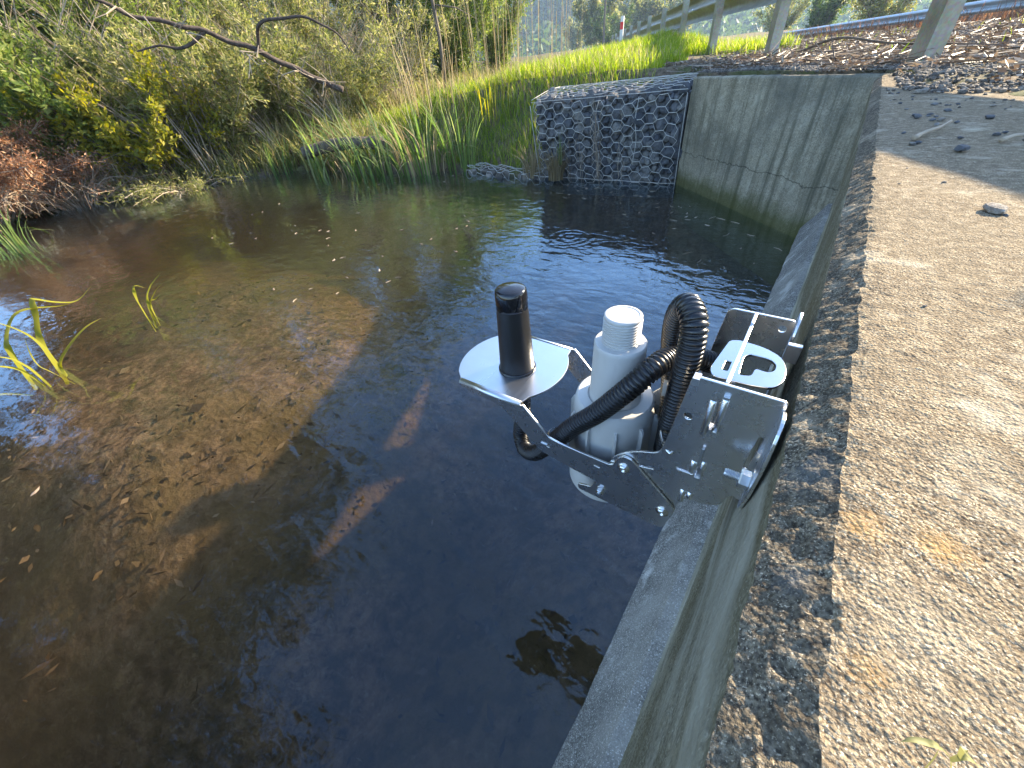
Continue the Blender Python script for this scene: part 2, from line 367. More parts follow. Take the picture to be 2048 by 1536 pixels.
bedc = k.mix(k.ramp(k.noise(9, 4, .6), [(.5, 0.), (.62, .7)]), bedc, (.05, .04, .022))
c = k.mix(k.ramp(k.math('ADD', sep.outputs['Z'], 1.), [(.33, 1.), (.375, 0.)]), soil, bedc)
M['soil'] = k.done(c, .95, k.bump(k.math('ADD', f1, k.math('MULTIPLY', v, .3)), .7, .02), spec=.2)
link('ground', npmesh('ground', np.stack([X, Y, Z], -1), grid_faces(len(gy), len(gx))), M['soil'], smooth=True, kind='structure')

# water: closed body, its surface is rippled glossy/transparent, its volume absorbs
k = NT('water'); sepw = k.n('SeparateXYZ'); k.l(k.co, sepw.inputs[0])
rip = k.noise(1, 2, .4, vec=k.map((9, 15, 1), rot=(0, 0, .5)), dist=.5)
rip2 = k.noise(1, 2, .5, vec=k.map((26, 44, 1), rot=(0, 0, .2)), dist=.3)
amp = k.ramp(k.noise(1.1, 2), [(.35, .25), (.65, 1.)])
mask = k.math('MULTIPLY', amp, k.ramp(k.math('MULTIPLY', k.math('ADD', sepw.outputs['Y'], .2), .5), [(0., .25), (.35, .8), (.8, 1.)]))
h = k.math('MULTIPLY', k.math('ADD', rip, k.math('MULTIPLY', rip2, .25)), mask)
dd = k.n('VectorMath', operation='DISTANCE'); k.l(k.co, dd.inputs[0]); dd.inputs[1].default_value = (-1.10, 2.07, WZ)
ring = k.math('MULTIPLY', k.math('SINE', k.math('ADD', k.math('MULTIPLY', dd.outputs['Value'], 130.), k.math('MULTIPLY', k.noise(9, 2), 7.))), k.ramp(k.math('MULTIPLY', dd.outputs['Value'], 2.), [(0., .35), (.45, 0.)]))
h = k.math('ADD', h, k.math('MULTIPLY', ring, k.math('MULTIPLY', k.noise(14, 3), .9)))
nb = k.bump(h, .8, .0095)
gl = k.n('BsdfGlossy'); gl.inputs['Roughness'].default_value = .02; gl.inputs['Color'].default_value = (.66, .84, 1, 1); k.l(nb, gl.inputs['Normal'])
tr = k.n('BsdfTransparent'); tr.inputs[0].default_value = (.95, .95, .93, 1)
geo = k.n('NewGeometry'); dot = k.n('VectorMath', operation='DOT_PRODUCT'); k.l(geo.outputs['Incoming'], dot.inputs[0]); k.l(nb, dot.inputs[1])
cs = k.math('SUBTRACT', 1., k.math('ABSOLUTE', dot.outputs['Value']), clamp=True)     # Schlick reflectance, the same from both sides
fres = k.math('ADD', .046, k.math('MULTIPLY', k.math('POWER', cs, 3.7), .93))
mx = k.n('MixShader'); k.l(fres, mx.inputs[0]); k.l(tr.outputs[0], mx.inputs[1]); k.l(gl.outputs[0], mx.inputs[2]); k.l(mx.outputs[0], k.out.inputs[0])
ab = k.n('VolumeAbsorption'); ab.inputs['Color'].default_value = (.68, .60, .47, 1); ab.inputs['Density'].default_value = 1.8
sc_v = k.n('VolumeScatter'); sc_v.inputs['Color'].default_value = (.55, .47, .38, 1); sc_v.inputs['Density'].default_value = .19; sc_v.inputs['Anisotropy'].default_value = .3; av = k.n('AddShader'); k.l(ab.outputs[0], av.inputs[0]); k.l(sc_v.outputs[0], av.inputs[1]); k.l(av.outputs[0], k.out.inputs['Volume']); k.t.nodes.remove(k.b)
mb = MB(); box(mb, (-9, -7, -2.4), (.35, 4.2, WZ)); mb.build('water', k.m, kind='structure')

# ------------------------------------------------------------------ weir: deck, worn edge, face, ledge (one continuous displaced skin cut in four parts)
def weir_profile(y):                        # rail points of the cross-section at y: list of (x, z)
    xd = .0555 + .0095 * np.clip(y, 0, 9); xf = .031 + .0105 * y; xi = .015 + .0275 * y; xo = -.056 + .0185 * y
    return [(1.5 + 0 * y, 0 * y), (.5 + 0 * y, 0 * y), (xd, 0 * y), (xf, 0 * y - .021), (xi + .004, 0 * y - .452), (xi, 0 * y - .468), (xi - .018, 0 * y - .474), (xo, 0 * y - .60), (xo - .002, 0 * y - 1.9)]
ys = [-.5]; 
while ys[-1] < 2.86: ys.append(ys[-1] + max(.0016, .0034 * abs(ys[-1] + .0)) if ys[-1] > .12 else ys[-1] + (.006 if ys[-1] < 0 else .0018))
ys = np.array(list(np.arange(-4, -.5, .03)) + ys); NY = len(ys)
def skin(y, segs):                          # segs: list of (i0, i1, t array)
    pr = weir_profile(y); cols = []
    for i0, i1, t in segs:
        for tt in t: cols.append(np.stack([pr[i0][0] * (1 - tt) + pr[i1][0] * tt, y, pr[i0][1] * (1 - tt) + pr[i1][1] * tt], -1))
    return np.stack(cols, 1)
def displace(P):
    V = P.copy(); x, z = P[..., 0], P[..., 2]; y = P[..., 1]
    edge = np.exp(-((z + .008) / .018) ** 2) * (np.abs(x - (.05 + .0098 * y)) < .04)      # around the arris
    pr = weir_profile(y)
    edge = edge * sstep(pr[2][0] + .003 - x, 0, .003)
    dd = np.exp(-((x - pr[2][0]) / .007) ** 2) * (z > -.03)
    n1 = fbm(P, 95, 3); n2 = fbm(P, 320, 2); n3 = fbm(P, 12, 3)
    top = sstep(z, -.03, 0.)
    nx = -1 + top * .9; nz = .15 + top * .85
    side = (z < -.03)
    amp = .00018 + .0012 * np.clip(edge + dd, 0, 1)
    n4 = np.minimum(0, fbm(P + 5, 110, 3) + .42) * -1
    d = n1 * amp + n2 * .00045 + n3 * np.where(side, .0022, .0007) - np.clip(.9 * edge + .5 * dd * (z < -.004), 0, 1) * .0024 * np.clip(n4 * 2, 0, 1)
    V[..., 0] += np.exp(-((x - pr[2][0]) / .006) ** 2) * (z > -.018) * (fbm(P * [0, 1, 0] + [0, 0, 3], 60, 4) * .0016 + fbm(P * [0, 1, 0], 18, 2) * .0012)
    # soften the sharp arris
    round_ = dd * .0010
    V[..., 0] += d * nx + np.clip(edge, 0, 1) * 0; V[..., 2] += d * nz - round_
    return V
weir = empty('concrete_weir', (.3, 1, 0), label='long sunlit concrete causeway with rough worn edge and a ledge above the pool', cat='weir')
def part(name, segs, mat):
    P = displace(skin(ys, segs)); nc = P.shape[1]
    return link(name, npmesh(name, P, grid_faces(NY, nc)), mat, weir, smooth=True)
part('deck', [(0, 1, np.linspace(0, 1, 14, endpoint=False)), (1, 2, 1 - np.linspace(1, 0, 150) ** 1.6)], M['deck'])
part('worn_edge', [(2, 3, np.linspace(0, 1, 18))], M['chamfer'])
part('face', [(3, 4, np.linspace(0, 1, 110)), (4, 5, [.5, 1.])], M['face'])
part('ledge', [(5, 6, np.linspace(0, 1, 8)), (6, 7, np.linspace(0, 1, 50)[1:]), (7, 8, [.01, .03, .1, 1.])], M['ledge'])

# wing wall
TL = np.array((-.892, 3.374, 0)); TR = np.array((.081, 2.743, 0)); BL = np.array((-.893, 3.378, WZ)); BR = np.array((-.004, 2.474, WZ))
TR2 = TR + (TR - TL) * .22; BR2 = BR + (BR - BL) * .22
u = np.linspace(0, 1.0, 150)[None, :, None]; v = np.linspace(1, -.35, 120)[:, None, None]
P = (BL * (1 - u) + BR2 * u) * (1 - v) + (TL * (1 - u) + TR2 * u) * v
nw = np.array([-.54, -.84, 0]); P = P + nw * (fbm(P, 9, 4) * .004 + fbm(P, 60, 2) * .0008)[..., None]
P[0] -= nw * .004 ; P[0, :, 2] = -.0015
mb = MB(); mb.add(P, grid_faces(120, 150))
bk = np.array([.54, .84, 0]) * .13
top = np.stack([P[0], P[0] + bk * .05 + (0, 0, .003), P[0] + bk + (0, 0, .003), P[0] + bk - (0, 0, .9)])
mb.add(top, grid_faces(4, 150))
lf = np.stack([P[:, 0], P[:, 0] + bk]); mb.add(lf, grid_faces(2, 120))
tag(mb.build('wing_wall', M['wing'], smooth=False), 'streaked grey concrete wing wall with algae at its foot, between gabion and causeway', 'wall')

# ------------------------------------------------------------------ rocks, gabion
def ico(sub=2):
    bm = bmesh.new(); bmesh.ops.create_icosphere(bm, subdivisions=sub, radius=1)
    V = np.array([v.co[:] for v in bm.verts]); F = np.array([[v.index for v in f.verts] for f in bm.faces]); bm.free(); return V, F
ICO2, ICO1 = ico(2), ico(1)
def rock(seed, base=ICO2, rough=.35):
    V, F = base; r = np.random.default_rng(seed); V = V.copy()
    for _ in range(9):                      # cut facets
        n = r.normal(size=3); n /= np.linalg.norm(n); d = r.uniform(.55, .85); s = V @ n; V -= np.clip(s - d, 0, None)[:, None] * n
    V = V * (1 + rough * .3 * fbm(V + seed, 1.2, 2))[:, None]
    return V * r.uniform(.75, 1.15, 3), F
ROCKS = [rock(i) for i in range(10)]
def rotm(r):
    q = r.normal(size=4); q /= np.linalg.norm(q); w, x, y, z = q
    return np.array([[1 - 2 * (y * y + z * z), 2 * (x * y - z * w), 2 * (x * z + y * w)], [2 * (x * y + z * w), 1 - 2 * (x * x + z * z), 2 * (y * z - x * w)], [2 * (x * z - y * w), 2 * (y * z + x * w), 1 - 2 * (x * x + y * y)]])
GT = [np.array((-2.06, 3.22, -.105)), np.array((-.90, 3.33, -.075)), np.array((-2.01, 3.27, -.68)), np.array((-.895, 3.36, -.70))]  # TL TR BL BR of front
def gface(u, v): return (GT[2] * (1 - u) + GT[3] * u) * (1 - v) + (GT[0] * (1 - u) + GT[1] * u) * v + np.array([.09, -.99, .1]) * .02 * math.sin(PI * min(max(v, 0), 1)) * (.6 + .4 * math.sin(u * 17))
gab = empty('gabion_basket', tuple((GT[2] + GT[3]) / 2), label='large wire mesh gabion filled with dark stones beside the wing wall', cat='gabion')
r = np.random.default_rng(3); spots = []
nx_, nz_ = 18, 11
for j in range(nz_):
    for i in range(nx_):
        uu = (i + .5 + (j % 2) * .5 + r.uniform(-.25, .25)) / (nx_ + .5); vv = (j + .5 + r.uniform(-.25, .25)) / nz_
        spots.append((gface(uu, vv) + np.array([0, .035 + r.uniform(0, .02), 0]), .037 * np.exp(r.normal() * .2)))
for j in range(3):
    for i in range(14):
        p = GT[0] * (1 - (i + .5) / 14) + GT[1] * (i + .5) / 14 + np.array([r.uniform(-.02, .02), .05 + j * .09, .01 + .012 * j]); spots.append((p, .045 * r.uniform(.8, 1.15)))
for j in range(8):
    for i in range(3): spots.append((GT[2] + (GT[0] - GT[2]) * (j + .5) / 8 + np.array([.035, .08 + i * .09, r.uniform(-.01, .01)]), .045))
order = sorted(range(len(spots)), key=lambda i: (i >= nx_ * nz_, -spots[i][0][2])); rest = MB()
for n_, i in enumerate(order):
    p, sc_ = spots[i]; V, F = ROCKS[r.integers(10)]; W = (V * sc_ * np.array([1.15, 1, .9])) @ rotm(r).T + p
    if n_ < 100: link('stone', npmesh('stone', W, F), M['rock'], gab)
    else: rest.add(W, T=F)
rest.build('stones', M['rock'], gab, kind='stuff')
core = MB(); cc = np.array([GT[0] + (.02, .06, -.01), GT[1] + (-.01, .06, -.01), GT[3] + (-.01, .06, -.3), GT[2] + (.02, .06, -.3)])
core.add(np.vstack([cc, cc + (0, .45, 0)]), [(0, 1, 2, 3), (4, 5, 1, 0), (5, 4, 7, 6), (4, 0, 3, 7), (1, 5, 6, 2)]); core.build('infill', M['rock'], gab)
def hexwire(mb, fn, nu, nv, rad=.0016, jit=.07, rg=np.random.default_rng(5)):
    J = {}
    def pt(a, b):
        key = (round(a, 3), round(b, 3))
        if key not in J: J[key] = fn(min(max((a + rg.normal() * jit * .5) / nu, -.005), 1.005), min(max((b + rg.normal() * jit) / nv, -.01), 1.01))
        return J[key]
    E_ = set()
    for i in range(nu + 1):
        for j in range(nv + 1):
            cx = i; cy = j + (.5 if i % 2 else 0)
            h6 = [(cx - .66, cy), (cx - .34, cy + .5), (cx + .34, cy + .5), (cx + .66, cy), (cx + .34, cy - .5), (cx - .34, cy - .5)]
            for a, b in zip(h6, h6[1:] + h6[:1]):
                if max(a[0], b[0]) > nu + .01 or min(a[0], b[0]) < -.01 or max(a[1], b[1]) > nv + .01 or min(a[1], b[1]) < -.01: continue
                a = (round(a[0], 3), round(a[1], 3)); b = (round(b[0], 3), round(b[1], 3)); E_.add((min(a, b), max(a, b)))
    for a, b in E_:
        A_, B_ = pt(*a), pt(*b)
        tw = abs(a[1] - b[1]) < .01
        tube(mb, [A_, (A_ + B_) / 2, B_], [rad * (1.6 if tw else 1)] * 3, 5, False)
mb = MB(); hexwire(mb, lambda a, b: gface(a, b) + np.array([0, -.012, 0]), 15, 9); mb.build('wire_mesh', M['wire'], gab, smooth=True)
def gtop(a, b):
    p = GT[0] * (1 - a) + GT[1] * a; return p + np.array([.02 * b, .42 * b, .035 + .05 * math.sin(PI * min(b, 1) * .5)])
mb = MB(); hexwire(mb, gtop, 15, 6, .0015, .12)
mb.build('lid_mesh', M['wire'], gab, smooth=True); mb = MB(); hexwire(mb, lambda a, b: GT[2] + (GT[0] - GT[2]) * b + np.array([-.014, .4 * a, 0]), 5, 8); mb.build('end_mesh', M['wire'], gab, smooth=True)
mb = MB()
for pts in ([gface(t, 1) + np.array([0, -.012, .02]) for t in np.linspace(0, 1, 24)], [gface(t, .11) + np.array([0, -.016, 0]) for t in np.linspace(0, 1, 24)],
            [gface(0, t) + np.array([-.01, -.008, 0]) for t in np.linspace(1, 0, 12)], [gface(1, t) + np.array([0, -.012, 0]) for t in np.linspace(1, 0, 12)], [gtop(0, t) for t in np.linspace(0, 1, 8)],
            [gface(.47, t) + np.array([.012 * math.sin(t * 20), -.014, 0]) for t in np.linspace(1, .1, 20)], [gface(.72, t) + np.array([.008 * math.sin(t * 14), -.014, 0]) for t in np.linspace(1, .3, 12)]):
    pts = np.array(pts); pts[:, 2] += .004 * vn(pts, 9); tube(mb, pts, .0022, 6)
mb.build('edge_wire', M['wire'], gab, smooth=True)
# dead stems caught in the mesh
mb = MB(); r = np.random.default_rng(8)
for uu, n_ in ((.47, 26), (.24, 5), (.63, 6), (.34, 8)):
    for _ in range(n_):
        a = uu + r.normal() * .012; p0 = r.uniform(.25, 1.); L_ = r.uniform(.15, .5); tube(mb, [gface(a + r.normal() * .01, p0 - L_ * t) + np.array([0, -.02 - .01 * r.random(), 0]) for t in (0, .3, .6, 1)], .0016, 4)
tag(mb.build('dead_creeper', M['twig']), 'dry pale creeper stems hanging down the front of the wire gabion', 'dead plant')
# low wire mattress at the waterline
ml = empty('rock_mattress', (-2.5, 3.4, -.64), label='low flat wire-covered rock mattress at the waterline left of the large gabion', cat='gabion')
mb = MB(); r = np.random.default_rng(4)
for i in range(60):
    V, F = ROCKS[r.integers(10)]; a = r.random(); p = np.array([-2.9 + .9 * a, 3.36 - .05 * a + r.uniform(-.1, .22), WZ - .012 + r.uniform(-.01, .02)])
    mb.add((V * .055 * np.array([1, 1, .6])) @ rotm(r).T + p, T=F)
mb.build('stones', M['gravel'], ml, kind='stuff')
mb = MB(); hexwire(mb, lambda a, b: np.array([-2.92 + .94 * a, 3.27 - .05 * a + .3 * b + .02 * math.sin(a * 9), WZ + .035 + .03 * math.sin(PI * min(b + .15, 1)) + .01 * math.sin(a * 21 + b * 9)]), 14, 5, .0018, .15)
hexwire(mb, lambda a, b: np.array([-2.92 + .94 * a, 3.268 - .05 * a, WZ - .04 + .075 * b]), 14, 1, .0018, .15)
mb.build('wire_mesh', M['wire'], ml, smooth=True)

# ------------------------------------------------------------------ guard rails
def on_rail(s, q=0., z=0.): return np.array([*(RN * (1.8 + q) + RD * s), z])
def wbeam(mb, pts, h=.31, side=-1, thick=.004):     # W profile swept along pts (pts = centre line of beam)
    prof = [(.0, -.155), (.012, -.150), (.075, -.115), (.083, -.09), (.075, -.06), (.01, -.02), (.0, .0), (.01, .02), (.075, .06), (.083, .09), (.075, .115), (.012, .150), (.0, .155)]
    pts = np.asarray(pts); T = np.gradient(pts, axis=0); T /= np.linalg.norm(T, axis=1)[:, None]; N = np.stack([T[:, 1], -T[:, 0], 0 * T[:, 0]], 1)
    for off in (0, thick):
        V = np.stack([pts + N * (a + off) * side * -1 + np.array([0, 0, b * h / .31]) for a, b in prof], 1); mb.add(V, grid_faces(len(pts), len(prof)))
gr = empty('guard_rail', tuple(on_rail(2.7)), label='weathered galvanised guard rail on broad C-section posts, the nearer of the two rails', cat='guard rail')
mb = MB(); S_ = np.arange(-3, 26, .25); wbeam(mb, [on_rail(s, .02, .555 + .004 * math.sin(s)) for s in S_]); mb.build('beam', M['galv'], gr, smooth=True)
n3 = np.array([*RN, 0]); d3 = np.array([*RD, 0])
def post(parent, s, q, z0, z1, name='post', mat=None):
    b = on_rail(s, q); w, dp, t, lip = .11, .075, .006, .022
    pr = [(-dp, lip - w / 2), (-dp, -w / 2), (0 * dp, -w / 2), (0, w / 2), (-dp, w / 2), (-dp, w / 2 - lip)]
    pr = [(0., -w / 2 + lip), (0., -w / 2), (-dp, -w / 2), (-dp, w / 2), (0., w / 2), (0., w / 2 - lip)]
    inn = [(-t, -w / 2 + lip), (-t, -w / 2 + t), (-dp + t, -w / 2 + t), (-dp + t, w / 2 - t), (-t, w / 2 - t), (-t, w / 2 - lip)]
    ring = pr + inn[::-1]; mb = MB()
    V = []
    for z in (z0, z1):
        for a, c in ring: V.append(b + n3 * a + d3 * c + np.array([0, 0, z]))
    n = len(ring); Q = [(i, (i + 1) % n, n + (i + 1) % n, n + i) for i in range(n)]
    cap = [(n + i, n + i + 1, n + n - 2 - i, n + n - 1 - i) for i in range(5)]
    mb.add(V, Q + cap); o = mb.build(name, mat or M['galv'], parent)
    o2 = MB(); p = b + np.array([0, 0, z1 - .16]); 
    return o
for i in range(-2, 12):
    s = 2.72 + 2 * i
    if s < 25: post(gr, s, -.09 + .0, -.35, .73)
    if -1 < i < 8:
        mb = MB(); lathe(mb, [(0, .012), (.012, .010), (.016, 0), (.016, -.01)], on_rail(s, -.02, .56), 12, tuple(-n3)); mb.build('bolt', M['bolt'], gr)
fr_ = empty('guard_rail', tuple(on_rail(18, 10)), label='blue-grey galvanised guard rail along the far side of the road', cat='guard rail')
mb = MB(); wbeam(mb, [on_rail(s, 10, .28 - .0165 * (s - 18)) for s in np.arange(0, 70, 1.)], side=1); mb.build('beam', M['galv2'], fr_, smooth=True)
for i in range(22):
    s = 3 + 2.5 * i; post(fr_, s, 10.12, -1., .42 - .0165 * (s - 18), mat=M['galv2'])
# road
k = NT('asphalt'); f = k.noise(40, 4, .7); M['road'] = k.done(k.mix(k.ramp(f, [(.35, 0.), (.7, 1.)]), (.06, .06, .06), (.16, .155, .15)), .85, k.bump(f, .6, .01))
ss = np.arange(-30, 260, 2.); qq = np.array([2.2, 4, 6, 8, 9.4])
P = np.stack([np.stack([*(RN[:, None] * (1.8 + q) + RD[:, None] * ss), road_z(q, ss) + .02], -1) for q in qq]); mb = MB(); mb.add(P, grid_faces(5, len(ss)))
mb.build('road', M['road'], kind='structure')
k = NT('road_paint'); M['paint'] = k.done(k.mix(k.ramp(k.noise(30, 4), [(.55, 0.), (.7, .6)]), (.75, .75, .72), (.2, .2, .2)), .7)
P = np.stack([np.stack([*(RN[:, None] * (1.8 + q) + RD[:, None] * ss), road_z(q, ss) + .024], -1) for q in (2.6, 2.72)]); mb = MB(); mb.add(P, grid_faces(2, len(ss)))
mb.build('road_edge_line', M['paint'], kind='structure')

# ------------------------------------------------------------------ vegetation generators
def blades(n, base, az, h, w, bend, r, seg=4, kink=None, z0=None):
    """n curved strips. base (n,3), az (n) lean heading, h length, w width, bend 0..1.5"""
    t = np.linspace(0, 1, seg + 1)[None, :]; ang = bend[:, None] * t ** 1.6
    if kink is not None: ang = ang + kink[:, None] * (t > .62)
    dl = h[:, None] / seg
    hz = np.cumsum(np.concatenate([np.zeros((n, 1)), np.sin(ang[:, 1:]) * dl], 1), 1); vt = np.cumsum(np.concatenate([np.zeros((n, 1)), np.cos(ang[:, 1:]) * dl], 1), 1)
    D = np.stack([np.cos(az), np.sin(az), 0 * az], 1); C = base[:, None] + D[:, None] * hz[..., None]; C[..., 2] += vt
    sa = az + PI / 2 + r.normal(size=n) * .5; S = np.stack([np.cos(sa), np.sin(sa), 0 * az], 1)
    ww = w[:, None] * (1 - t ** 2.2 * .96) * .5
    V = np.stack([C - S[:, None] * ww[..., None], C + S[:, None] * ww[..., None]], 2)
    i = np.arange(n)[:, None] * (seg + 1) * 2 + np.arange(seg)[None] * 2
    return V.reshape(-1, 3), np.stack([i, i + 1, i + 3, i + 2], -1).reshape(-1, 4)
def leaves(C, A, L, W, r):
    n = len(C); A = A / (np.linalg.norm(A, axis=1)[:, None] + 1e-9); B = np.cross(A, r.normal(size=(n, 3))); B /= np.linalg.norm(B, axis=1)[:, None] + 1e-9
    L = L[:, None]; W = W[:, None]
    V = np.stack([C, C + A * L * .45 + B * W * .5, C + A * L, C + A * L * .45 - B * W * .5], 1)
    return V.reshape(-1, 3), np.arange(n * 4).reshape(-1, 4)
def sticks(P0, P1, R0, R1, r=None):         # 3-sided tapered prisms
    n = len(P0); T = P1 - P0; T /= np.linalg.norm(T, axis=1)[:, None] + 1e-9; N = np.cross(T, [.3, .5, .81]); N /= np.linalg.norm(N, axis=1)[:, None] + 1e-9; B = np.cross(T, N)
    a = np.array([0, 2.094, 4.189]); O = N[:, None] * np.cos(a)[None, :, None] + B[:, None] * np.sin(a)[None, :, None]
    V = np.concatenate([P0[:, None] + O * np.asarray(R0).reshape(-1, 1, 1), P1[:, None] + O * np.asarray(R1).reshape(-1, 1, 1)], 1)
    i = np.arange(n)[:, None] * 6 + np.array([0, 1, 2])[None]; j = np.arange(n)[:, None] * 6 + np.array([1, 2, 0])[None]
    return V.reshape(-1, 3), np.stack([i, j, j + 3, i + 3], -1).reshape(-1, 4)
def ground_pt(x, y): return float(terrain(np.array([x]), np.array([y]))[0])
def shrub(label, cat, x, y, height, spread, nstem, lmat, seed, leaf=(.07, .014), nb=26, nl=16, lean=(0, 0), bark='bark', bare=.25, name='shrub', trunk=0., up=.35, droop=.0, rad=.012, blen=.45, z0=None, group=None, twigs=True):
    r = np.random.default_rng(seed); z = ground_pt(x, y) if z0 is None else z0; z = max(z, WZ - .05); base = np.array([x, y, z]); e = empty(name, tuple(base), label=label, cat=cat, group=group)
    ns = 9; st = MB(); BP0 = []; BP1 = []; BR = []
    if trunk > 0:
        tp = np.array([base + np.array([lean[0] * t * .3, lean[1] * t * .3, -.1 + t * trunk * height]) + np.array([.04, .03, 0]) * math.sin(t * 5 + seed) for t in np.linspace(0, 1.3, 10)]); tube(st, tp, np.linspace(rad * 3.2, rad * 1.5, 10), 8)
    for i in range(nstem):
        a = r.uniform(0, 2 * PI); t = np.linspace(0, 1, ns)[:, None]; out = spread * math.sqrt(r.uniform(.05, 1)); hh = height * r.uniform(.6, 1.05) * (1 - trunk)
        o0 = base + np.array([math.cos(a), math.sin(a), 0]) * (.15 * spread if trunk == 0 else 0) * r.random() + np.array([lean[0] * trunk * .3, lean[1] * trunk * .3, trunk * height * r.uniform(.75, 1.2) if trunk else -.05])
        end = np.array([math.cos(a) * out + lean[0], math.sin(a) * out + lean[1], 0]); cr = (up if r.random() < .7 else up * 1.6)
        P = o0 + end * t ** (1 + cr) + np.array([0, 0, hh]) * (t - droop * t ** 3) ; P += np.cumsum(r.normal(size=(ns, 3)) * .02 * height / 2, 0) * t
        tube(st, P, np.linspace(rad, rad * .25, ns) * r.uniform(.6, 1.3), 5)
        tt = r.uniform(bare, 1, nb); idx = np.minimum((tt * (ns - 1)).astype(int), ns - 2); f = tt * (ns - 1) - idx; p0 = P[idx] * (1 - f[:, None]) + P[idx + 1] * f[:, None]
        d = r.normal(size=(nb, 3)) + (P[idx + 1] - P[idx]) / np.linalg.norm(P[idx + 1] - P[idx], axis=1)[:, None] * 1.1 + [0, 0, .25 - droop * 1.2]; d /= np.linalg.norm(d, axis=1)[:, None]
        L_ = blen * r.uniform(.4, 1.1, nb) * (1.15 - tt * .6); BP0.append(p0); BP1.append(p0 + d * L_[:, None]); BR.append(np.full(nb, rad * .22))
    BP0 = np.concatenate(BP0); BP1 = np.concatenate(BP1); BR = np.concatenate(BR)
    ok = np.minimum(BP0[:, 2], BP1[:, 2]) > WZ + .02; BP0, BP1, BR = BP0[ok], BP1[ok], BR[ok]
    V, Q = sticks(BP0, BP1, BR, BR * .4); st.add(V, Q); st.build('stems', M['twig' if (lmat == 'olive' and trunk == 0) else bark], e)
    if lmat:
        n = len(BP0) * nl; k_ = np.repeat(np.arange(len(BP0)), nl); t = r.uniform(.1, 1.05, n)[:, None]; c = BP0[k_] * (1 - t) + BP1[k_] * t + r.normal(size=(n, 3)) * .02
        ax = (BP1 - BP0)[k_]; ax /= np.linalg.norm(ax, axis=1)[:, None]; ax = ax * .6 + r.normal(size=(n, 3)) * .7 + [0, 0, .1 - droop]
        V, Q = leaves(c, ax, leaf[0] * r.uniform(.6, 1.3, n), leaf[1] * r.uniform(.7, 1.3, n), r); mb = MB(); mb.add(V, Q); mb.build('foliage', M[lmat], e)
    return e
def pol(az, d): return (d * math.sin(math.radians(az)), d * math.cos(math.radians(az)))
def reeds(label, x, y, n, h, mat, seed, spread=.25, w=.014, bend=.9, az=None, name='reed_clump', cat='reeds', kink=True, seg=6, z=None, azs=.8):
    r = np.random.default_rng(seed); a = r.uniform(0, 2 * PI, n); d = spread * np.sqrt(r.random(n)); bx = x + np.cos(a) * d; by = y + np.sin(a) * d
    bz = np.full(n, (max(ground_pt(x, y), WZ - .08) if z is None else z) - .02); hd = a if az is None else az + r.normal(size=n) * azs
    V, Q = blades(n, np.stack([bx, by, bz], 1), hd, h * r.uniform(.5, 1.1, n), w * r.uniform(.6, 1.2, n), bend * r.uniform(.15, 1.3, n), r, seg, kink=(np.where(r.random(n) < .25, 1.1, 0) if kink else None))
    V[:, 2] = np.maximum(V[:, 2], WZ + .004) if z is None else V[:, 2]
    mb = MB(); mb.add(V, Q); return tag(mb.build(name, M[mat]), label, cat)

# bank shrubs (azimuth in weir frame: 0 = along the weir, negative = left)
shrub('tall dark green leafy shrub at the far left of the bank', 'shrub', *pol(-82, 8.2), 3.2, 1.5, 20, 'darkgreen', 21, nb=60, nl=22, blen=.55, leaf=(.09, .022))
shrub('dense mid-green shrub left of the fallen branch tip', 'shrub', *pol(-75, 8.4), 3.0, 1.4, 24, 'midgreen', 22, nb=60, nl=22, blen=.5, leaf=(.08, .018), bare=.1)
shrub('olive willow shrub behind the upper end of the fallen branch', 'shrub', *pol(-69, 8.8), 3.2, 1.4, 24, 'olive', 23, nb=60, nl=22, blen=.5, leaf=(.08, .016), bare=.1)
shrub('olive willow shrub with pale bare stems under the fallen branch', 'shrub', *pol(-62.5, 9.3), 3.3, 1.3, 24, 'olive', 24, nb=60, nl=18, blen=.5, leaf=(.08, .015), bare=.1)
shrub('loose grey-stemmed shrub behind the lower end of the fallen branch', 'shrub', *pol(-56, 10.0), 3.5, 1.3, 24, 'olive', 25, nb=54, nl=15, blen=.55, leaf=(.08, .014), bare=.1)
shrub('open twiggy shrub behind the green reeds', 'shrub', *pol(-50, 10.4), 3.3, 1.2, 22, 'olive', 26, nb=54, nl=15, blen=.5, leaf=(.08, .014), bare=.1)
shrub('rounded bright green bush beyond the grassy bank top', 'shrub', *pol(-41.5, 9.6), 2.7, 1.25, 26, 'midgreen', 27, nb=56, nl=22, blen=.45, bare=.1, leaf=(.08, .018))
shrub('small light green bush beside the tall dry stems', 'shrub', *pol(-36.3, 10.8), 2.2, 1.0, 22, 'midgreen', 28, nb=50, nl=18, blen=.4, bare=.1)
shrub('low leafy shrub hanging over the water at the left bank', 'shrub', *pol(-77, 6.9), 1.3, 1.0, 18, 'midgreen', 31, nb=40, nl=20, leaf=(.07, .024), blen=.35)
shrub('low olive bush at the water between the yellow bush and the reeds', 'shrub', *pol(-67, 6.7), 1.25, 1.1, 20, 'olive', 32, nb=44, nl=20, leaf=(.07, .015), blen=.36, bare=.05)
shrub('low green bush at the foot of the fallen branch', 'shrub', *pol(-60, 7.0), 1.1, 1.0, 20, 'olive', 33, nb=44, nl=20, leaf=(.07, .014), blen=.34, bare=.05)
shrub('low tangled bush between the log and the open twiggy shrub', 'shrub', *pol(-53, 7.0), .9, .9, 18, 'olive', 43, nb=40, nl=16, leaf=(.07, .012), blen=.34, bare=.05)
shrub('yellow-leaved bush at the water under the dense mid-green shrub', 'shrub', *pol(-74, 6.45), 1.0, .8, 12, 'yellow', 34, nb=30, nl=16, leaf=(.06, .026), blen=.3)
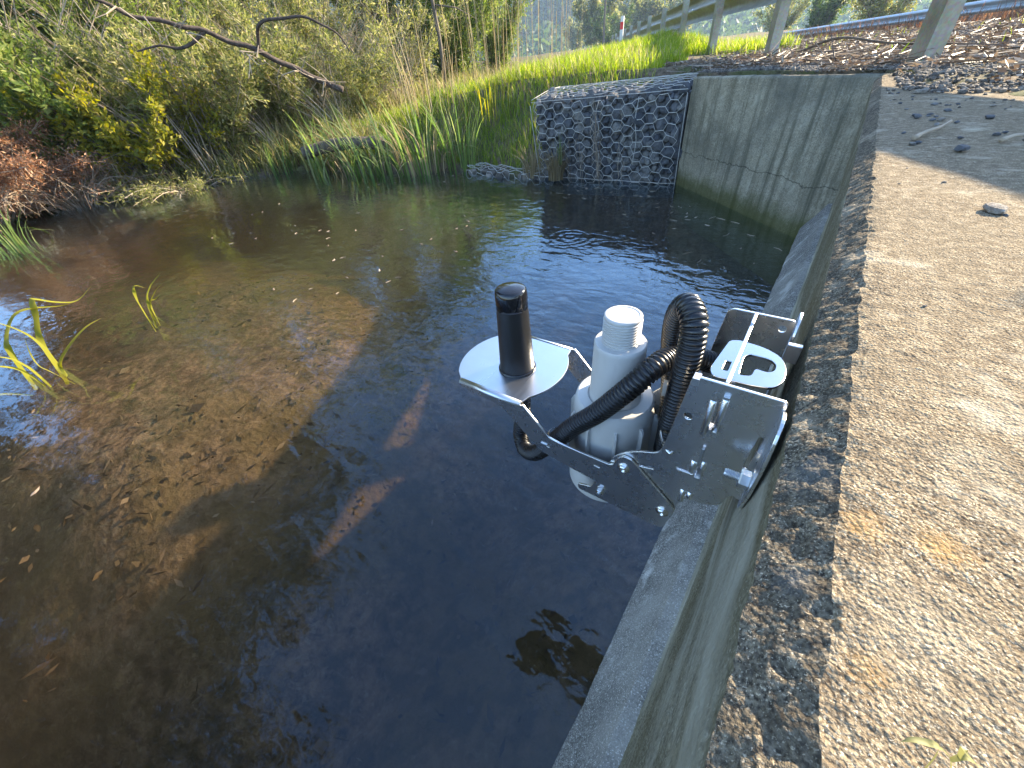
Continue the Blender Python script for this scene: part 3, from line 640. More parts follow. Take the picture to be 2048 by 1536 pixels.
shrub('sprig of yellow leaves among the stems right of the yellow bush', 'shrub', *pol(-67.5, 6.45), 1.1, .6, 9, 'yellow', 35, nb=18, nl=10, leaf=(.055, .024), blen=.28)
shrub('rusty brown heap of dead fern at the left edge', 'dead fern', *pol(-87, 6.75), 1.15, 1.1, 34, 'rust', 36, nb=70, nl=18, leaf=(.04, .010), blen=.36, bark='twig', name='dead_fern', droop=.3)
shrub('bare pale twig tangle drooping into the water at the left', 'dead bush', *pol(-81, 6.4), .85, .9, 40, 'rust', 37, nb=30, nl=3, leaf=(.03, .006), blen=.35, bark='twig', name='dead_bush', droop=.55, bare=.05, rad=.008)
shrub('leaning bundle of long bare grey stems over the yellow bush', 'dead bush', *pol(-69, 7.2), 1.7, 1.3, 34, None, 38, nb=18, blen=.5, bark='twig', name='dead_bush', lean=(-1.0, -.4), rad=.010)
shrub('thicket of thin bare twigs above the log', 'dead bush', *pol(-56, 7.4), 1.6, 1.2, 34, None, 39, nb=22, blen=.5, bark='twig', name='dead_bush', rad=.008)
shrub('spray of bare pale stems behind the dead fern heap', 'dead bush', *pol(-81, 7.4), 2.0, 1.2, 26, None, 44, nb=18, blen=.5, bark='twig', name='dead_bush', lean=(.3, .8), rad=.009)
shrub('knee-high pale olive bush just left of the fallen branch tip', 'shrub', *pol(-64, 7.7), 1.5, 1.2, 22, 'olive', 51, nb=44, nl=20, leaf=(.06, .013), blen=.36, bare=.05)
shrub('knee-high pale olive bush behind the log', 'shrub', *pol(-57.5, 8.2), 1.5, 1.3, 22, 'olive', 52, nb=44, nl=20, leaf=(.06, .013), blen=.36, bare=.05)
shrub('spreading pale bush left of the tan stems', 'shrub', *pol(-49, 8.3), 1.3, 1.3, 22, 'olive', 53, nb=44, nl=18, leaf=(.06, .013), blen=.36, bare=.05)
shrub('waist-high green bush above the yellow-leaved bush', 'shrub', *pol(-72, 7.5), 1.7, 1.2, 22, 'midgreen', 54, nb=44, nl=20, leaf=(.06, .016), blen=.36, bare=.05)
shrub('tangle of tan bare twigs left of the tan stems', 'dead bush', *pol(-48, 7.4), 1.4, .9, 30, None, 55, nb=24, blen=.4, bark='twig', name='dead_bush', rad=.006)
shrub('sheaf of pale bare canes leaning left in front of the yellow-leaved bush', 'dead bush', *pol(-70, 6.35), 1.5, .9, 26, None, 56, nb=12, blen=.35, bark='twig', name='dead_bush', lean=(-.7, -.35), rad=.007)
shrub('sheaf of pale bare canes leaning left under the middle of the fallen branch', 'dead bush', *pol(-62, 6.5), 1.35, .8, 26, None, 57, nb=12, blen=.35, bark='twig', name='dead_bush', lean=(-.8, -.4), rad=.0065)
shrub('thin bare canes standing behind the left end of the reed bed', 'dead bush', *pol(-55, 6.5), 1.1, .7, 22, None, 58, nb=12, blen=.3, bark='twig', name='dead_bush', lean=(-.6, -.3), rad=.006)
shrub('pale olive bush left of the rounded bright green bush', 'shrub', *pol(-46, 10.2), 2.7, 1.2, 24, 'olive', 59, nb=54, nl=18, blen=.45, bare=.1, leaf=(.08, .015))
shrub('fringe of drooping olive twigs along the left waterline', 'shrub', *pol(-72, 6.15), .42, .75, 34, 'olive', 40, nb=22, nl=9, blen=.22, bark='twig', droop=.6, bare=.1, rad=.006, leaf=(.05, .010))
# taller trees behind, seen as reflections and between the shrubs
for i, (az, d, hgt, sp, lm, lab) in enumerate([
        (-86, 10.5, 6.2, 2.2, 'midgreen', 'tall green tree rising out of frame behind the left edge shrubs'),
        (-74, 13.5, 7.0, 2.3, 'olive', 'tall olive tree rising out of frame behind the dark green shrub'),
        (-63, 14.5, 7.0, 2.3, 'midgreen', 'tall green tree rising out of frame behind the yellow bush'),
        (-53, 15.5, 6.6, 2.1, 'olive', 'tall olive tree rising out of frame behind the fallen branch'),
        (-45, 16.5, 5.6, 1.7, 'olive', 'slim olive tree rising out of frame behind the thin sapling')]):
    shrub(lab, 'tree', *pol(az, d), hgt * 1.35, sp, 26, lm, 60 + i, nb=60, nl=22, blen=.8, trunk=.22, name='tree', rad=.03, leaf=(.12, .03), bare=.1)
for i, (az, d, h_, lab) in enumerate([(-88, 9.3, 8.5, 'big leafy tree on the left bank just outside the picture'), (-101, 8.8, 11., 'taller leafy tree further back on the left bank outside the picture'), (-118, 9.0, 13., 'tallest leafy tree on the left bank behind the viewpoint')]):
    shrub(lab, 'tree', *pol(az, d), h_, 3.0, 34, 'browngreen', 71 + i, nb=70, nl=22, blen=1.1, trunk=.16, name='tree', rad=.04, leaf=(.15, .05), bare=.05)

# fallen branch
fb = empty('fallen_branch', (-4.6, 1.85, -.4), label='dark bare branch leaning down out of the olive shrubs towards the reeds', cat='branch')
mb = MB()
for pts, r0, r1 in (([(-5.1, 1.6, .86), (-4.95, 1.92, .70), (-4.78, 2.28, .59), (-4.62, 2.62, .43), (-4.45, 2.95, .22), (-4.25, 3.12, .10)], .012, .03),
                    ([(-4.78, 2.28, .58), (-4.9, 2.1, .50), (-5.0, 1.95, .52), (-5.1, 1.8, .50)], .016, .006),
                    ([(-4.62, 2.62, .45), (-4.45, 2.62, .62), (-4.2, 2.85, .62), (-4.05, 3.05, .52), (-3.98, 3.12, .38)], .016, .006),
                    ([(-5.1, 1.6, .86), (-5.2, 1.4, 1.0), (-5.3, 1.2, 1.1)], .010, .005)):
    P = catmull(pts, 8); P += .02 * np.stack([vn(P, 7), vn(P + 9, 7), vn(P + 5, 7)], -1); tube(mb, P, np.linspace(r0, r1, len(P)), 7)
mb.build('limb', M['darkbark'], fb, smooth=True)
r = np.random.default_rng(9); mb = MB()
for _ in range(26):
    t = r.random(); p = np.array([-5.1 + .85 * t, 1.6 + 1.5 * t, .86 - .75 * t]); d = r.normal(size=3); d /= np.linalg.norm(d); mb = MB(); tube(mb, [p, p + d * .12, p + d * .22 + r.normal(size=3) * .04], [.006, .004, .002], 4); mb.build('twig', M['twig'], fb)
# sapling
sp = empty('sapling', (*pol(-42.5, 6.8), -.1), label='thin grey upright sapling stem between the olive shrubs and the round green bush', cat='sapling')
mb = MB(); b = np.array([*pol(-42.5, 6.8), 0]); tube(mb, [b + (0, 0, -.3), b + (.02, .01, .5), b + (-.03, 0, 1.2), b + (-.02, .02, 2.3)], [.028, .024, .02, .012], 7)
tube(mb, [b + (-.02, 0, .8), b + (.2, .2, .75), b + (.4, .35, .62)], [.012, .008, .003], 5); tube(mb, [b + (-.03, 0, 1.2), b + (-.3, -.2, 1.5), b + (-.5, -.3, 1.9)], [.012, .008, .003], 5); mb.build('trunk', M['bark'], sp, smooth=True)
# log
mb = MB(); P = catmull([(-4.75, 2.75, -.42), (-4.55, 2.95, -.38), (-4.3, 3.1, -.37), (-4.05, 3.3, -.40)], 6); tube(mb, P, .06 * (1 + .12 * vn(P, 8)), 12)
tag(mb.build('log', M['bark'], smooth=True), 'grey weathered log lying on the bank behind the green reeds', 'log')
# reeds and dry stems
zb = WZ - .05
reeds('green reed clump with long blades arching left over the water, left of centre', -4.6, 3.0, 55, .80, 'reed', 1, .34, .022, 1.9, az=PI * 1.08, z=zb)
reeds('green reed clump leaning left in the middle of the reed bed', -3.95, 3.12, 65, .85, 'reed', 2, .34, .022, 1.7, az=PI * 1.1, z=zb)
reeds('tall green reed clump at the right of the reed bed', -3.45, 3.28, 55, .78, 'reed', 3, .30, .020, 1.2, z=zb)
reeds('tall upright reed clump beside the rock mattress', -3.05, 3.42, 45, .78, 'reed', 4, .18, .017, .7, z=zb)
reeds('pale half-dead reeds mixed into the left of the reed bed', -4.3, 3.25, 70, .65, 'dryreed', 46, .5, .012, 1.8, name='dry_reed_clump', cat='dry reeds', z=zb)
reeds('pale half-dead reeds mixed into the right of the reed bed', -3.5, 3.45, 70, .8, 'dryreed', 47, .4, .012, 1.4, name='dry_reed_clump', cat='dry reeds', z=zb)
reeds('yellow-green reeds against the grassy bank', -3.0, 3.9, 26, .5, 'yellow', 5, .3, .012, .9)
reeds('small reed tuft at the water under the yellow sprig', -5.4, 2.75, 34, .55, 'reed', 6, .14, .015, 1.0, az=PI * .9, z=zb)
reeds('pale dry reeds standing up behind the green reed bed', -3.75, 3.8, 45, .95, 'dryreed', 7, .45, .007, .6, name='dry_reed_clump', cat='dry reeds')
reeds('tall thin tan stems in front of the light green bush', -3.7, 4.9, 38, 1.6, 'dryreed', 8, .6, .006, .35, name='dry_reed_clump', cat='dry reeds')
reeds('feathery tan stems at the right end of the bushes below the hill', -4.0, 6.4, 36, 1.9, 'dryreed', 12, .7, .007, .3, name='dry_reed_clump', cat='dry reeds')
reeds('fallen dry reed blades at the water behind the mattress', -3.5, 3.35, 60, .5, 'dryreed', 13, .4, .012, 1.6, name='dry_reed_clump', cat='dry reeds', z=WZ + .02)
reeds('grassy tuft with dead brown blades at the foot of the gabion', -1.83, 3.19, 150, .32, 'dryreed', 9, .06, .006, 1.5, name='grass_tuft', cat='grass tuft', z=WZ + .04)
reeds('small dead grass tuft at the left corner of the gabion', -2.12, 3.3, 120, .30, 'dryreed', 10, .10, .006, 1.3, name='grass_tuft', cat='grass tuft', z=WZ + .03)
reeds('small green sprig growing from the gabion face', -1.78, 3.18, 22, .24, 'reed', 14, .02, .006, .5, name='grass_tuft', cat='grass tuft', z=WZ + .16)
reeds('reed clump standing in the water at the left edge', -5.15, .28, 34, .42, 'reed', 11, .16, .012, 1.2, z=zb)
# the two plants standing in the open water: explicit blades
def bladeset(name, label, cat, B, mat, w=.02):
    e = empty(name, B[0], label=label, cat=cat)
    for pts, ww in B_iter(B):
        P = catmull(pts, 7); T = np.gradient(P, axis=0); S = np.cross(T, [.15, .3, 1.]); S /= np.linalg.norm(S, axis=1)[:, None] + 1e-9
        t = np.linspace(0, 1, len(P))[:, None]; W_ = ww * .85 * (.35 + .65 * np.sin(PI * np.clip(t * .75 + .2, 0, 1))) * (1 - t ** 6)
        fold = np.array([0, 0, -1.]) * W_ * .25; m_ = MB(); m_.add(np.stack([P - S * W_ / 2 - fold, P, P + S * W_ / 2 - fold], 1), grid_faces(len(P), 3)); m_.build('leaf', M[mat], e, smooth=True)
def B_iter(B): return [(p, w) for p, w in B[1]]
bladeset('water_plant', 'clump of long arching yellow-green blades rising from the shallow water at the left edge', 'water plant', ((-2.33, -.067, WZ), [
    ([(-2.363, -.031, -.70), (-2.363, -.013, -.545), (-2.365, .034, -.445), (-2.365, .057, -.393), (-2.366, .069, -.391), (-2.367, .11, -.422), (-2.368, .165, -.441), (-2.371, .238, -.405)], .026),
    ([(-2.36, -.131, -.70), (-2.361, -.102, -.539), (-2.362, -.077, -.483), (-2.363, -.021, -.424), (-2.365, .031, -.413), (-2.367, .111, -.438), (-2.368, .159, -.442)], .024),
    ([(-2.332, -.044, -.71), (-2.333, -.028, -.619), (-2.333, -.02, -.532), (-2.333, -.038, -.458), (-2.332, -.10, -.36)], .026),
    ([(-2.332, -.048, -.72), (-2.333, -.022, -.64), (-2.335, .035, -.59), (-2.337, .124, -.541), (-2.339, .194, -.525)], .020),
    ([(-2.301, -.09, -.69), (-2.301, -.093, -.611), (-2.301, -.098, -.579), (-2.301, -.115, -.534), (-2.3, -.18, -.47)], .022),
    ([(-2.301, -.101, -.68), (-2.3, -.112, -.605), (-2.3, -.141, -.557), (-2.3, -.22, -.503)], .022),
    ([(-2.302, -.03, -.72), (-2.302, -.057, -.636), (-2.302, -.069, -.598), (-2.302, -.061, -.546), (-2.303, -.038, -.48)], .008),
    ([(-2.32, -.15, -.70), (-2.33, -.20, -.66), (-2.34, -.26, -.645), (-2.35, -.3, -.66)], .02)]), 'yellow')
bladeset('water_plant', 'small sprig of yellow-green blades standing alone in the open water', 'water plant', ((-2.484, .348, WZ), [
    ([(-2.486, .338, -.72), (-2.484, .348, -.603), (-2.482, .354, -.552), (-2.479, .368, -.503), (-2.478, .385, -.492), (-2.476, .411, -.515)], .017),
    ([(-2.484, .351, -.70), (-2.479, .386, -.571), (-2.473, .425, -.518), (-2.468, .453, -.496), (-2.464, .496, -.468)], .015),
    ([(-2.482, .367, -.70), (-2.479, .388, -.586), (-2.475, .415, -.575), (-2.471, .445, -.56)], .013),
    ([(-2.483, .36, -.70), (-2.48, .378, -.604), (-2.474, .433, -.542), (-2.468, .482, -.515)], .010)]), 'yellow')
bladeset('deck_weed', 'small wilted weed with pale stem lying on the causeway near the camera', 'weed', ((.086, .083, 0), [
    ([(.0812, .0834, .0120), (.0795, .0828, .0130), (.0778, .0822, .0128), (.0744, .0807, .0130), (.0719, .0787, .012)], .0026),
    ([(.0894, .0821, -.001), (.0853, .0835, .008), (.0825, .0836, .011), (.0812, .0834, .012), (.0785, .0826, .0135)], .0010),
    ([(.0853, .0835, .008), (.0867, .0847, .011), (.0889, .0852, .011), (.093, .0856, .007)], .0020),
    ([(.0825, .0796, -.001), (.0820, .082, .007), (.0812, .0834, .0118)], .0009),
    ([(.0861, .0844, .0100), (.0849, .085, .015), (.0858, .0841, .015), (.0884, .0842, .013)], .0020)]), 'weed')

# grass (uncountable), on the bank behind the gabion
r = np.random.default_rng(77); n = 300000
gxx = r.uniform(-6.5, 1.0, n); gyy = r.uniform(3.3, 17, n); q, s = qs(gxx, gyy); dist = np.hypot(gxx, gyy)
P3 = np.stack([gxx, gyy, 0 * gxx], 1)
edge = -1.42 - .10 * (gyy - 3.6) + .25 * vn(P3, 1.6)
ok = ((gxx < edge) | ((s > 6.6) & (q > -1.5))) & (q < .7 + .3 * vn(P3, 1)) & (pool_sd(gxx, gyy) > .03) & (r.random(n) < np.clip(4.6 / dist, 0, 1) ** 1.1) & (gxx > -5.6 - .12 * (gyy - 4))
ok &= ~((gyy < 3.78) & (gxx > -2.1)) & ((s > 4.9) | (gxx < -1.9) | (r.random(n) < .3))
gxx, gyy = gxx[ok], gyy[ok]; n = len(gxx); gz = terrain(gxx, gyy); P3 = np.stack([gxx, gyy, gz - .01], 1); cl = vn(P3, 3.)
V, Q = blades(n, P3, r.uniform(0, 2 * PI, n), (.095 + .05 * cl + .009 * np.hypot(gxx, gyy)) * r.uniform(.5, 1.25, n), .0055 * r.uniform(.6, 1.3, n) * np.clip(np.hypot(gxx, gyy) / 4.5, 1, 3), r.uniform(.2, 1.5, n), r, 3)
mb = MB(); mb.add(V, Q); mb.build('grass', M['lime'], kind='stuff')
sel = (r.random(n) < .10) & (vn(P3, .9) > -.2); m = int(sel.sum()); V, Q = blades(m, P3[sel], r.uniform(0, 2 * PI, m), .18 * r.uniform(.5, 1.3, m), .005 * np.clip(np.hypot(gxx[sel], gyy[sel]) / 4.5, 1, 3), r.uniform(.3, 1.7, m), r, 4); mb = MB(); mb.add(V, Q); mb.build('dry_grass_blades', M['dryreed'], kind='stuff')
n = 130000; gxx = r.uniform(-11, -2.8, n); gyy = r.uniform(-3, 9, n); sdv = pool_sd(gxx, gyy); ok = (sdv > -.02) & (gxx < -4.4) & ((gxx < -5.2) | (gyy < 3.6)) & (r.random(n) < np.clip(1.3 - sdv / 7, .25, 1)); gxx, gyy = gxx[ok], gyy[ok]; n = len(gxx)
V, Q = blades(n, np.stack([gxx, gyy, np.maximum(terrain(gxx, gyy), WZ) - .01], 1), r.uniform(0, 2 * PI, n), .36 * r.uniform(.3, 1.2, n), .014 * r.uniform(.5, 1.4, n), r.uniform(.3, 1.9, n), r, 3); mb = MB(); mb.add(V, Q); mb.build('undergrowth', M['olive'], kind='stuff')
sel = r.random(n) < .35; m = int(sel.sum()); V, Q = blades(m, np.stack([gxx[sel], gyy[sel], np.maximum(terrain(gxx[sel], gyy[sel]), WZ) - .01], 1), r.uniform(0, 2 * PI, m), .38 * r.uniform(.3, 1.2, m), .010 * r.uniform(.5, 1.4, m), r.uniform(.3, 1.9, m), r, 4); mb = MB(); mb.add(V, Q); mb.build('dry_undergrowth', M['dryreed'], kind='stuff')
# sparse grass and low weeds among the litter
n = 2600; gxx = r.uniform(-1.9, 4.5, n); gyy = r.uniform(2.4, 12, n); q, s = qs(gxx, gyy); P3 = np.stack([gxx, gyy, 0 * gxx], 1)
ok = (q > -.35) & (q < 2.3) & (vn(P3, 1.4) + .5 * vn(P3, 5) > .25); gxx, gyy = gxx[ok], gyy[ok]; n = len(gxx)
V, Q = blades(n, np.stack([gxx, gyy, terrain(gxx, gyy)], 1), r.uniform(0, 2 * PI, n), .09 * r.uniform(.4, 1.3, n), .006 * r.uniform(.6, 1.3, n), r.uniform(.3, 1.5, n), r, 3); mb = MB(); mb.add(V, Q); mb.build('verge_grass', M['lime'], kind='stuff')
# dry red-brown grass on the far side of the road
n = 30000; q = r.uniform(9.6, 13, n); s = r.uniform(2, 60, n); b = RN[None] * (1.8 + q)[:, None] + RD[None] * s[:, None]
V, Q = blades(n, np.concatenate([b, (road_z(q, s) - .02)[:, None]], 1), r.uniform(0, 2 * PI, n), .5 * r.uniform(.4, 1.2, n), .022 * r.uniform(.6, 1.3, n), r.uniform(.2, 1, n), r, 3); mb = MB(); mb.add(V, Q); mb.build('dry_grass', M['rust'], kind='stuff')

# gravel, leaf litter and sticks on the verge (uncountable)
def verge_pts(n, x0, x1, y0, y1, q0, q1, dens=1.3):
    x = r.uniform(x0, x1, n); y = r.uniform(y0, y1, n); q, s = qs(x, y); d = np.hypot(x, y)
    ok = (q > q0 + .12 * vn(np.stack([x, y, 0 * x], 1), 5)) & (q < q1) & (r.random(n) < np.clip(3. / d, 0, 1) ** dens) & ((x > -.85) | (y > 3.6)) & (y > 3.40 - .65 * (x + .89) + .03) | ((q > q0 + .12 * vn(np.stack([x, y, 0 * x], 1), 5)) & (q < q1) & (x > .12))
    x, y = x[ok], y[ok]; return x, y, np.where((x > .1) & (y < 3.2) & (qs(x, y)[0] < -.3), np.maximum(terrain(x, y), .002), terrain(x, y))
x, y, z = verge_pts(90000, -1.6, 3.8, 1.2, 7, -.66, 2.2); mb = MB(); n = len(x)
RK = [rock(100 + i, ICO1, .4) for i in range(6)]
for kk in range(6):
    sel = np.arange(n) % 6 == kk; V, F = RK[kk]; m = sel.sum(); an = r.uniform(0, 2 * PI, m); ca, sa = np.cos(an), np.sin(an); sc_ = .007 * np.exp(r.normal(size=m) * .45)
    Vx = V[None] * np.array([1, .8, .6]) * sc_[:, None, None]
    W = np.stack([Vx[..., 0] * ca[:, None] - Vx[..., 1] * sa[:, None], Vx[..., 0] * sa[:, None] + Vx[..., 1] * ca[:, None], Vx[..., 2]], -1) + np.stack([x[sel], y[sel], z[sel] + .003], 1)[:, None]
    mb.add(W, T=(F[None] + np.arange(m)[:, None, None] * len(V)).reshape(-1, 3))
x, y, z = verge_pts(40000, -1.5, .3, 2.8, 4.6, -1.9, .2); ok = (y > 3.374 - .65 * (x + .892) + .17) & (x > -1.25 + .1 * vn(np.stack([x, y, z], 1), 6)); x, y, z = x[ok], y[ok], z[ok]; n = len(x)
for kk in range(6):
    sel = np.arange(n) % 6 == kk; V, F = RK[kk]; m = sel.sum(); sc_ = .008 * np.exp(r.normal(size=m) * .4); W = (V[None] * np.array([1, .8, .6]) * sc_[:, None, None]) @ rotm(r).T + np.stack([x[sel], y[sel], z[sel] + .003], 1)[:, None]
    mb.add(W, T=(F[None] + np.arange(m)[:, None, None] * len(V)).reshape(-1, 3))
mb.build('gravel', M['gravel'], kind='stuff')
x, y, z = verge_pts(48000, -1.8, 4.5, 1.3, 9, -.58, 2.3, 1.); x2, y2, z2 = verge_pts(9000, -1.6, .3, 2.9, 5.5, -1.9, -.4, 1.); o2 = y2 > 3.374 - .65 * (x2 + .892) + .25
x, y, z = np.concatenate([x, x2[o2]]), np.concatenate([y, y2[o2]]), np.concatenate([z, z2[o2]]); n = len(x)
ll = vn(np.stack([x, y, z], 1), 1.8) + .6 * sstep(qs(x, y)[0], -.5, .2) > .0; x, y, z = x[ll], y[ll], z[ll]; n = len(x)
A = r.normal(size=(n, 3)) * [1, 1, .35]; V, Q = leaves(np.stack([x, y, z + r.uniform(.004, .03, n)], 1), A, .036 * np.exp(r.normal(size=n) * .35), .012 * r.uniform(.6, 1.4, n), r)
mb = MB(); mb.add(V, Q)
n = 5000; i = r.integers(0, len(x), n); p = np.stack([x[i], y[i], z[i] + r.uniform(.004, .035, n)], 1); d = r.normal(size=(n, 3)) * [1, 1, .10]; d[:, :2] += RN * .6; d /= np.linalg.norm(d, axis=1)[:, None]; L_ = r.uniform(.04, .26, n)
V, Q = sticks(p, p + d * L_[:, None], .003 * r.uniform(.4, 1.6, n), .0015 * np.ones(n)); mb.add(V, Q); mb.build('leaf_litter', M['litter'], kind='stuff')

# stones and sticks lying on the deck
CH = [rock(200 + i, ICO1, .5) for i in range(10)]
def pebble(x, y, s, seed, label, group=None, lit=False):
    V, F = (ROCKS if s > .009 else CH)[seed % 10]; W = (V * np.array([1.25, .9, .55]) * s); a = seed * 1.7; R_ = np.array([[math.cos(a), -math.sin(a), 0], [math.sin(a), math.cos(a), 0], [0, 0, 1]])
    W = W @ R_.T + np.array([x, y, s * .38]); tag(link('pebble', npmesh('pebble', W, F), M['rock' if seed % 3 else 'gravel']), label, 'pebble', group)
pebble(.1767, .7033, .012, 3, 'flat dark stone alone on the sunlit causeway at the right', 'loose stones on the causeway')
pebble(.1791, 1.0584, .0135, 1, 'angular stone at the edge of the shadow band on the causeway', 'loose stones on the causeway')
pebble(.118, 1.11, .007, 4, 'small stone just below the lying stick on the causeway', 'loose stones on the causeway')
pebble(.126, 1.12, .008, 5, 'second small stone just below the lying stick, right of the other', 'loose stones on the causeway')
r = np.random.default_rng(15); cnt = 0
for i in range(400):
    x = r.uniform(.085, .55); y = r.uniform(1.12, 2.2); q, s = qs(x, y)
    if q > -.66 or (y < 1.18 - .75 * (x - .06) + .08) or r.random() > (.25 + .75 * sstep(q, -1.3, -.66)) or abs((y - 1.23) * .8 - (x - .15)) < .04: continue
    far_ = q > -.9
    pebble(x, y, .0044 * math.exp(r.normal() * .4) + (.002 if not far_ else 0), int(r.integers(100)), 'dark gravel chip on the causeway close below the gravel verge' if far_ else 'dark gravel chip lying in the shaded band across the causeway', 'gravel chips near the verge' if far_ else 'gravel chips in the shaded band'); cnt += 1
    if cnt > 85: break
r = np.random.default_rng(33)
for i in range(9): pebble(r.uniform(.09, .3), r.uniform(.35, .95), .0026 * math.exp(r.normal() * .3), int(r.integers(100)), 'tiny dark grit speck on the sunlit causeway', 'grit specks on the sunlit causeway')
def stick(label, pts, rad, mat='twig'):
    mb = MB(); P = catmull(pts, 6); tube(mb, P, np.linspace(rad, rad * .5, len(P)) * (1 + .15 * vn(P, 90)), 7); tag(mb.build('stick', M[mat], smooth=True), label, 'stick')
stick('pale crooked stick lying in the shaded band on the causeway', [(.121, 1.147, .006), (.135, 1.19, .007), (.148, 1.21, .010), (.165, 1.26, .008), (.183, 1.31, .012)], .0045)
stick('small pale stick at the right edge of the shaded band', [(.235, 1.13, .006), (.26, 1.16, .009), (.30, 1.16, .006)], .004)
stick('long grey branch lying on the verge gravel right of the nearest post', [(.75, 2.85, .03), (1.2, 3.0, .07), (1.8, 3.5, .09)], .012, 'bark')
stick('forked grey branch lying on the litter beside the second post', [(-.45, 4.6, .05), (-.2, 4.3, .12), (.1, 4.25, .07), (.5, 4.0, .04)], .010, 'bark')

r = np.random.default_rng(91); n = 7000; x = r.uniform(-4, -.15, n); y = r.uniform(-1.2, 2.6, n); ok = (vn(np.stack([x, y, 0 * x], 1), 2.2) + .6 * vn(np.stack([x, y, 0 * x], 1), 7) > -.1); x, y = x[ok], y[ok]; n = len(x)
V, Q = leaves(np.stack([x, y, terrain(x, y) + .012], 1), r.normal(size=(n, 3)) * [1, 1, .25], .028 * np.exp(r.normal(size=n) * .45), .010 * np.exp(r.normal(size=n) * .5), r); mb = MB(); mb.add(V, Q); mb.build('sunken_leaves', M['sunken'], kind='stuff')
mb = MB(); tube(mb, catmull([(.83, 1.775, -.02), (.835, 1.78, .3), (.832, 1.776, .68)], 6), np.linspace(.007, .003, 13), 6); tag(mb.build('shadow_stalk', M['dryreed'], smooth=True), 'thin unseen stalk added right of the picture to cast a shadow streak on the causeway', 'shadow caster')  # unseen upright, added only so its shadow crosses the deck
# floating leaves and twigs
r = np.random.default_rng(19)
def floater(x, y, L, kind, label, group):
    a = r.uniform(0, PI); d = np.array([math.cos(a), math.sin(a), 0]); s_ = np.array([-d[1], d[0], 0]); p = np.array([x, y, WZ + .0025])
    mb = MB()
    if kind == 0: tube(mb, [p - d * L, p + s_ * L * r.uniform(-.3, .3), p + d * L], [.0015, .002, .001], 5)
    else:
        w = L * .42; g = [p - d * L, p - d * L * .3 + s_ * w, p + d * L * .5 + s_ * w * .6, p + d * L + (0, 0, .004), p + d * L * .4 - s_ * w * .7, p - d * L * .4 - s_ * w]
        mb.add(g + [p + (0, 0, .003)], T=[(i, (i + 1) % 6, 6) for i in range(6)])
    tag(mb.build('floating_twig' if kind == 0 else 'floating_leaf', M['twig'] if kind == 0 or r.random() < .5 else M['litter']), label, 'twig' if kind == 0 else 'leaf', group)
for i in range(62):
    u = r.random(); v = abs(r.normal()) * .33
    x = -1.9 + 1.85 * u; y = 3.2 - .9 * max(0, (x + .95) * .92) - .06 - v * (1.1 if x > -1 else .8)
    if x > -.05 - 0 or y < 1.6: continue
    kd = int(r.random() < .45); floater(x, y, r.uniform(.012, .03) * (1 if kd == 0 else .6), kd, 'pale twig floating on the dark water below gabion and wing wall' if kd == 0 else 'pale leaf floating on the dark water below gabion and wing wall', 'debris floating below the wing wall')
for i in range(46):
    a = r.uniform(-74, -42); d = r.uniform(2.0, 4.6); x, y = pol(a, d); kd = int(r.random() < .5); floater(x, y, r.uniform(.008, .018), kd, 'tiny pale twig floating in the open middle of the pool' if kd == 0 else 'tiny pale leaf floating in the open middle of the pool', 'debris floating on the open pool')
floater(-1.53, -.25, .016, 1, 'yellow leaf floating alone in the left foreground shallows', None)

# hill, distant and roadside trees
k = NT('wooded_hill'); f = k.noise(.05, 6, .75); v = k.voro(.11)
M['hill'] = k.done(k.mix(k.ramp(f, [(.35, 0.), (.65, 1.)]), (.028, .048, .03), (.10, .13, .075)), .95, k.bump(v, .8, 3.), spec=.1)
azs = np.radians(np.linspace(-110, 75, 420)); ds = np.linspace(200, 440, 60); AZ, DD = np.meshgrid(azs, ds)
ad = np.degrees(AZ)
ridge = np.interp(ad, [-110, -70, -45, -30, -20, -14, -9, -4, 3, 10, 25, 75], [30, 40, 52, 58, 50, 32, 16, 9, 6, 7, 9, 16]) * 1.15
HX, HY = DD * np.sin(AZ), DD * np.cos(AZ); PP = np.stack([HX, HY, 0 * HX], -1)
HZ = ridge * np.sin(PI * .5 * sstep(DD, 200, 400)) * (1 + .25 * fbm(PP, .006, 3)) + 4.5 * fbm(PP, .09, 3) * sstep(DD, 200, 240) - 4
HZ = np.where(DD > 425, HZ - 30, HZ)
link('hill', npmesh('hill', np.stack([HX, HY, HZ], -1), grid_faces(60, 420)), M['hill'], kind='structure')
r = np.random.default_rng(50); mbt = MB(); n = 9000   # trees on the hill read as one mass
a = np.radians(r.uniform(-36, 8, n)); d = r.uniform(205, 420, n); hz = np.interp(np.degrees(a), [-110, -70, -45, -30, -20, -14, -9, -4, 3, 10, 25, 75], [30, 40, 52, 58, 50, 32, 16, 9, 6, 7, 9, 16]) * 1.15 * np.sin(PI * .5 * sstep(d, 200, 400))
PX = np.stack([d * np.sin(a), d * np.cos(a), 0 * a], 1); hz = hz * (1 + .25 * fbm(PX, .006, 3)) + 4.5 * fbm(PX, .09, 3) * sstep(d, 200, 240) - 4
L3 = 9; kk = np.repeat(np.arange(n), L3); off = r.normal(size=(n * L3, 3)) * [1.5, 1.5, 1.3]; off[:, 2] += 2.2
V, Q = leaves(PX[kk] + np.stack([0 * hz[kk], 0 * hz[kk], hz[kk]], 1) + off, r.normal(size=(n * L3, 3)), r.uniform(1.2, 3.2, n * L3), r.uniform(1., 2.4, n * L3), r)
mbt.add(V, Q); mbt.build('hill_forest', M['darkgreen'], kind='stuff')
